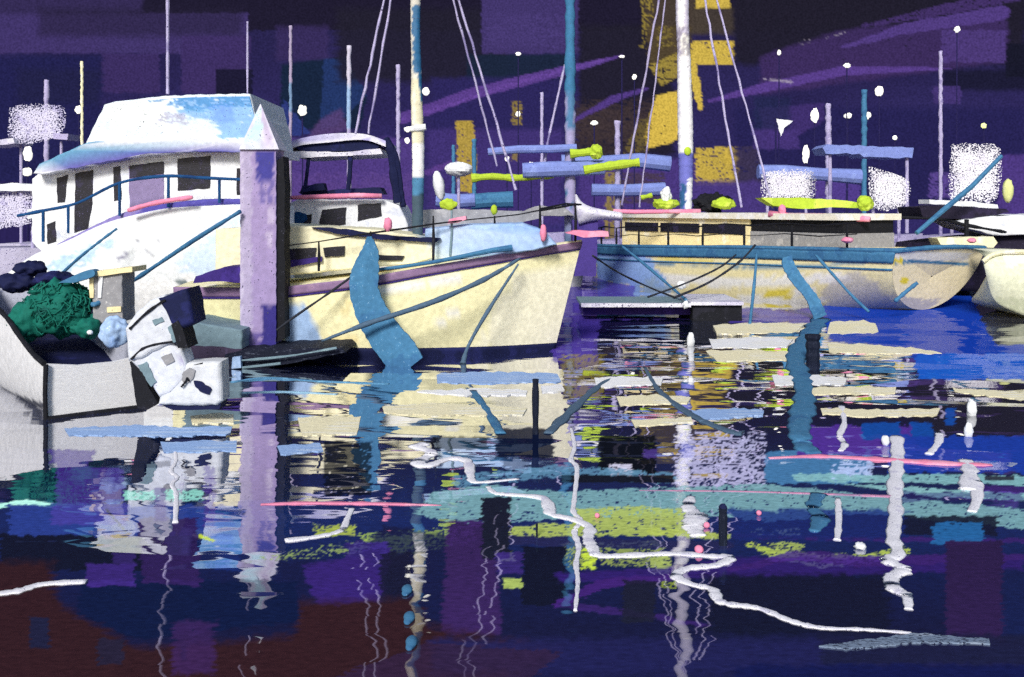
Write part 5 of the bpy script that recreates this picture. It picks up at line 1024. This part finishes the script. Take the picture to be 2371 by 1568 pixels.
on_w([(1268, 1000), (1320, 950), (1380, 895), (1425, 868)], .02, [.05, .06, .05, .02], ROPEG, 'rope_or_reflection', 'slate blue rope slanting up right through the cream reflections from the dark block', 'rope', FR)
on_w([(1492, 846), (1530, 905), (1610, 962), (1690, 995), (1720, 1000)], .02, [.02, .045, .06, .08], ROPEG, 'rope_or_reflection', 'slate blue rope slanting down right toward the pale speckled patch', 'rope', FR)
on_w([(1095, 902), (1130, 950), (1160, 1000)], .02, .045, BLUE, 'rope_or_reflection', 'short steel blue rope slanting down to the dark block left of the dark stake', 'rope', FR)
on_w([(1900, 738), (1868, 778), (1842, 830), (1858, 880), (1862, 930), (1850, 985), (1862, 1030), (1890, 1046)], .02, [.16, .16, .13, .13, .12, .12, .10, .06], BLUE, 'rope_or_reflection', 'broad wavy blue rope trailing in the water below the long cream boat', 'rope', FR)
on_w([(1895, 1140), (1882, 1170), (1900, 1195), (1884, 1225)], .02, [.06, .05, .06, .03], BLUE, 'rope_or_reflection', 'faded blue wriggle of rope in the teal drift at right', 'rope', FR)
for lb, x, y in (('highest of three blue scraps below the yacht mast', 940, 1368), ('middle of three blue scraps below the yacht mast', 945, 1432), ('lowest of three blue scraps below the yacht mast', 950, 1490)):
    c = on_water(x, y, .01); m = lump(c, 12 * k(c.y), .08, .02, .5, 14, 8); solo(m, 'blue_scrap', BLUE, 'floating steel blue scrap, ' + lb, 'scrap', 'blue scraps on the dark water')
PF = 'pink floats on the water'
on_w([(604, 1160), (700, 1157), (860, 1158), (1022, 1162)], .03, [.02, .035, .035, .01], PINK, 'pink_float', 'thin long pink float lying right of the piling reflection', 'float', PF)
on_w([(1780, 1054), (1900, 1050), (2050, 1058), (2180, 1066), (2296, 1070)], .03, [.02, .05, .065, .07, .04], PINK, 'pink_float', 'thick long pink float at right above the teal drift', 'float', PF)
on_w([(1480, 1128), (1700, 1130), (1900, 1136), (2066, 1142)], .03, [.01, .016, .02, .03], pastel('faded_pink', '#c98fb0', '#a987a8', .45, '#6a5a7c', .5), 'pink_float', 'faded pink float lying in the teal drift below the thick pink one', 'float', PF)
for ds, x, y, r in (('beside the fat white reflection clump', 1636, 1216, 8), ('on the zigzag reflection at lower right', 1618, 1272, 10), ('at the left tip of the lime weed', 1382, 1194, 6), ('in the teal drift at right', 1757, 1188, 6)):
    c = on_water(x, y, .02); solo(lump(c, r * k(c.y), r * k(c.y), r * k(c.y), .3, 12, 8), 'pink_marker', PINK, 'small pink marker float ' + ds, 'float', 'small pink markers')
for ds, x, y, rx, ry in (('upper of two white buoys at far right', 2250, 962, 11, 24), ('lower of two white buoys at far right', 2242, 1010, 10, 22), ('white buoy just left of the tall white reflection', 2050, 1030, 9, 14), ('white buoy resting by the lime weed at lower right', 1992, 1270, 14, 9), ('white buoy under the bow of the long cream boat', 1599, 800, 9, 20)):
    c = on_water(x, y); D = c.y; solo(MB().ball(c + Vector((0, 0, ry * k(D) * .5)), rx * k(D), rx * k(D), ry * k(D), 12, 8, .2), 'mooring_buoy', WHITE, ds if ds.startswith('white') else ds, 'buoy', 'white mooring buoys', True)
# boat reflections put into the shape of flat pale solids on water
def overlay(label, pts, mat):
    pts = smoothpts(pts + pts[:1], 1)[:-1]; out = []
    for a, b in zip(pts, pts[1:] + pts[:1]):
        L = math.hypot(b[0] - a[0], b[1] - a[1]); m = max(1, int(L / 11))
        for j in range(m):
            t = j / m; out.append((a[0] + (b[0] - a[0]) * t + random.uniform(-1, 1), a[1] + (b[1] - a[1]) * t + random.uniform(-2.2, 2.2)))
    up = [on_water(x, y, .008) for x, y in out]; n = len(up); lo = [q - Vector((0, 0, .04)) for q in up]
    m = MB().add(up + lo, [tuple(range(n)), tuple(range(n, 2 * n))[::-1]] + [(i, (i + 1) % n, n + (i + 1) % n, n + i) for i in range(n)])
    return solo(m, 'reflection_or_stroke', mat, label, 'overlay', 'pale reflection and stroke overlays on the water')
BW = pastel('white_reflection', '#ffffff', '#faf6e8', .45, '#6a6888', .4, .012, (.35, 2.2, 1)); BC = pastel('cream_reflection', '#fff5cc', '#fffae4', .45, '#7a7468', .5, .012, (.35, 2.2, 1))
BB = pastel('pale_blue_reflection', '#9dbdec', '#b9d0f0', .45, '#3f5a90', .5, .012, (.35, 2.2, 1))
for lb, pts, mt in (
 ('white reflection board just right of the ochre water patch', [(1376, 876), (1440, 871), (1536, 874), (1530, 890), (1380, 896)], BW),
 ('short cream reflection board right of the slate rope, under the white reflection board', [(1428, 918), (1520, 914), (1600, 918), (1590, 934), (1436, 938)], BC),
 ('thin cream reflection board beside the pale speckled patch, above the black block', [(1462, 972), (1600, 966), (1604, 978), (1470, 988)], BC),
 ('white reflection board left of the broad blue rope in the right water', [(1788, 870), (1836, 868), (1836, 888), (1794, 892)], BW),
 ('white reflection board right of the broad blue rope in the right water', [(1872, 868), (1962, 874), (1956, 890), (1874, 890)], BW),
 ('cream reflection board with square end right of the broad blue rope', [(1878, 897), (2000, 894), (2074, 896), (2072, 912), (1880, 912)], BC),
 ('longest cream reflection board, lying left of the two white buoys', [(1900, 944), (2020, 948), (2176, 946), (2170, 962), (2000, 964), (1904, 958)], BC),
 ('cream board of reflection close under the hull of the long cream boat', [(1650, 752), (1760, 748), (1862, 750), (1846, 768), (1660, 774)], BC),
 ('broad white reflection board second below the hull of the long cream boat', [(1642, 784), (1740, 780), (1836, 786), (1820, 804), (1650, 806)], BW),
 ('cream board of reflection third below the hull of the long cream boat', [(1634, 812), (1740, 810), (1828, 814), (1820, 834), (1660, 836)], BC),
 ('pale reflection board running off the right edge of the water', [(2204, 898), (2300, 904), (2420, 912), (2420, 930), (2290, 918), (2210, 908)], BC),
 ('cream block of reflection board on the left edge of the royal blue water', [(1922, 744), (2000, 742), (2026, 748), (2034, 770), (1916, 774)], BC),
 ('tapering cream reflection board slanting through the royal blue water', [(1916, 794), (2000, 796), (2120, 806), (2180, 818), (2060, 820), (1920, 816)], BC),
 ('broad yellow cream reflection board between the piling reflection and the blue strap', [(690, 968), (780, 962), (836, 966), (826, 1004), (700, 1010)], BC),
 ('long cream reflection board under the yacht, right of the blue strap', [(886, 940), (1000, 934), (1140, 938), (1220, 944), (1210, 960), (1000, 962), (890, 956)], BC),
 ('thin white reflection board under the yacht, nearest its dark waterline', [(964, 906), (1080, 900), (1222, 902), (1218, 914), (1060, 916)], BW),
 ('pale blue reflection board under the yacht bow at its dark waterline', [(1010, 866), (1120, 860), (1290, 864), (1300, 884), (1150, 888), (1012, 884)], BB),
 ('white reflection board at the left edge of the ochre water patch', [(1252, 892), (1300, 890), (1308, 904), (1256, 908)], BW),
 ('long pale blue reflection board below the skiff at left', [(150, 992), (300, 984), (440, 990), (538, 986), (534, 1004), (380, 1010), (160, 1008)], BB),
 ('short pale blue reflection board left of the piling reflection, below the longer one', [(372, 1024), (470, 1020), (548, 1022), (546, 1044), (380, 1046)], BB),
 ('cream reflection board left of the piling reflection at the gearcase', [(440, 962), (500, 956), (540, 958), (540, 980), (446, 980)], BC),
 ('pale blue reflection board right of the piling reflection', [(642, 1030), (740, 1026), (748, 1044), (650, 1052)], BB),
 ('pale blue reflection board below the thin cream board in the middle water', [(1600, 950), (1700, 944), (1770, 950), (1766, 962), (1610, 970)], BB)):
    overlay(lb, pts, mt)
overlay('long slate grey board adrift at lower right, below the end of the white reflection', [(1896, 1496), (1960, 1486), (2120, 1466), (2290, 1478), (2292, 1490), (2130, 1486), (1960, 1502)], pastel('slate_board', '#7d8ea6', '#9aa8bc', .45, '#1a2038', .9, .012, (.5, 2, 1)))
# dark stakes
def stake(label, x, ytop, ybase, w_, head=0, nm='mooring_stake'):
    D = wl(ybase); t = thing(nm, label, 'stake', on_water(x, ybase), 'dark stakes in the water')
    q = [Vector((at(x, 0, D).x, D, z)) for z in np.linspace(-.2, at(x, ytop, D).z, 14)]
    MB().tube(q, [w_ / 2 * k(D) * random.uniform(.85, 1.15) for _ in q], 10).build('shaft', pastel('tarred_wood', '#10182c', '#1c2438', .4, '#5a6070', .3, .012, (3, 3, 1)), t)
    if head: MB().ball(at(x, ytop, D), head * k(D), head * k(D), head * k(D), 12, 8, .1).build('knob', NAVY, t)
    return t
stake('dark stake with tall pale worn shaft standing before the yacht bow', 1240, 878, 1005, 15)
stake('navy stake with round knob beside the fat white reflection clump', 1674, 1176, 1262, 20, 10)
stake('short stout dark stake in front of the long cream boat', 1882, 775, 835, 34)
stake('tiny thin black stake in the lime weed', 1243, 1212, 1245, 5)
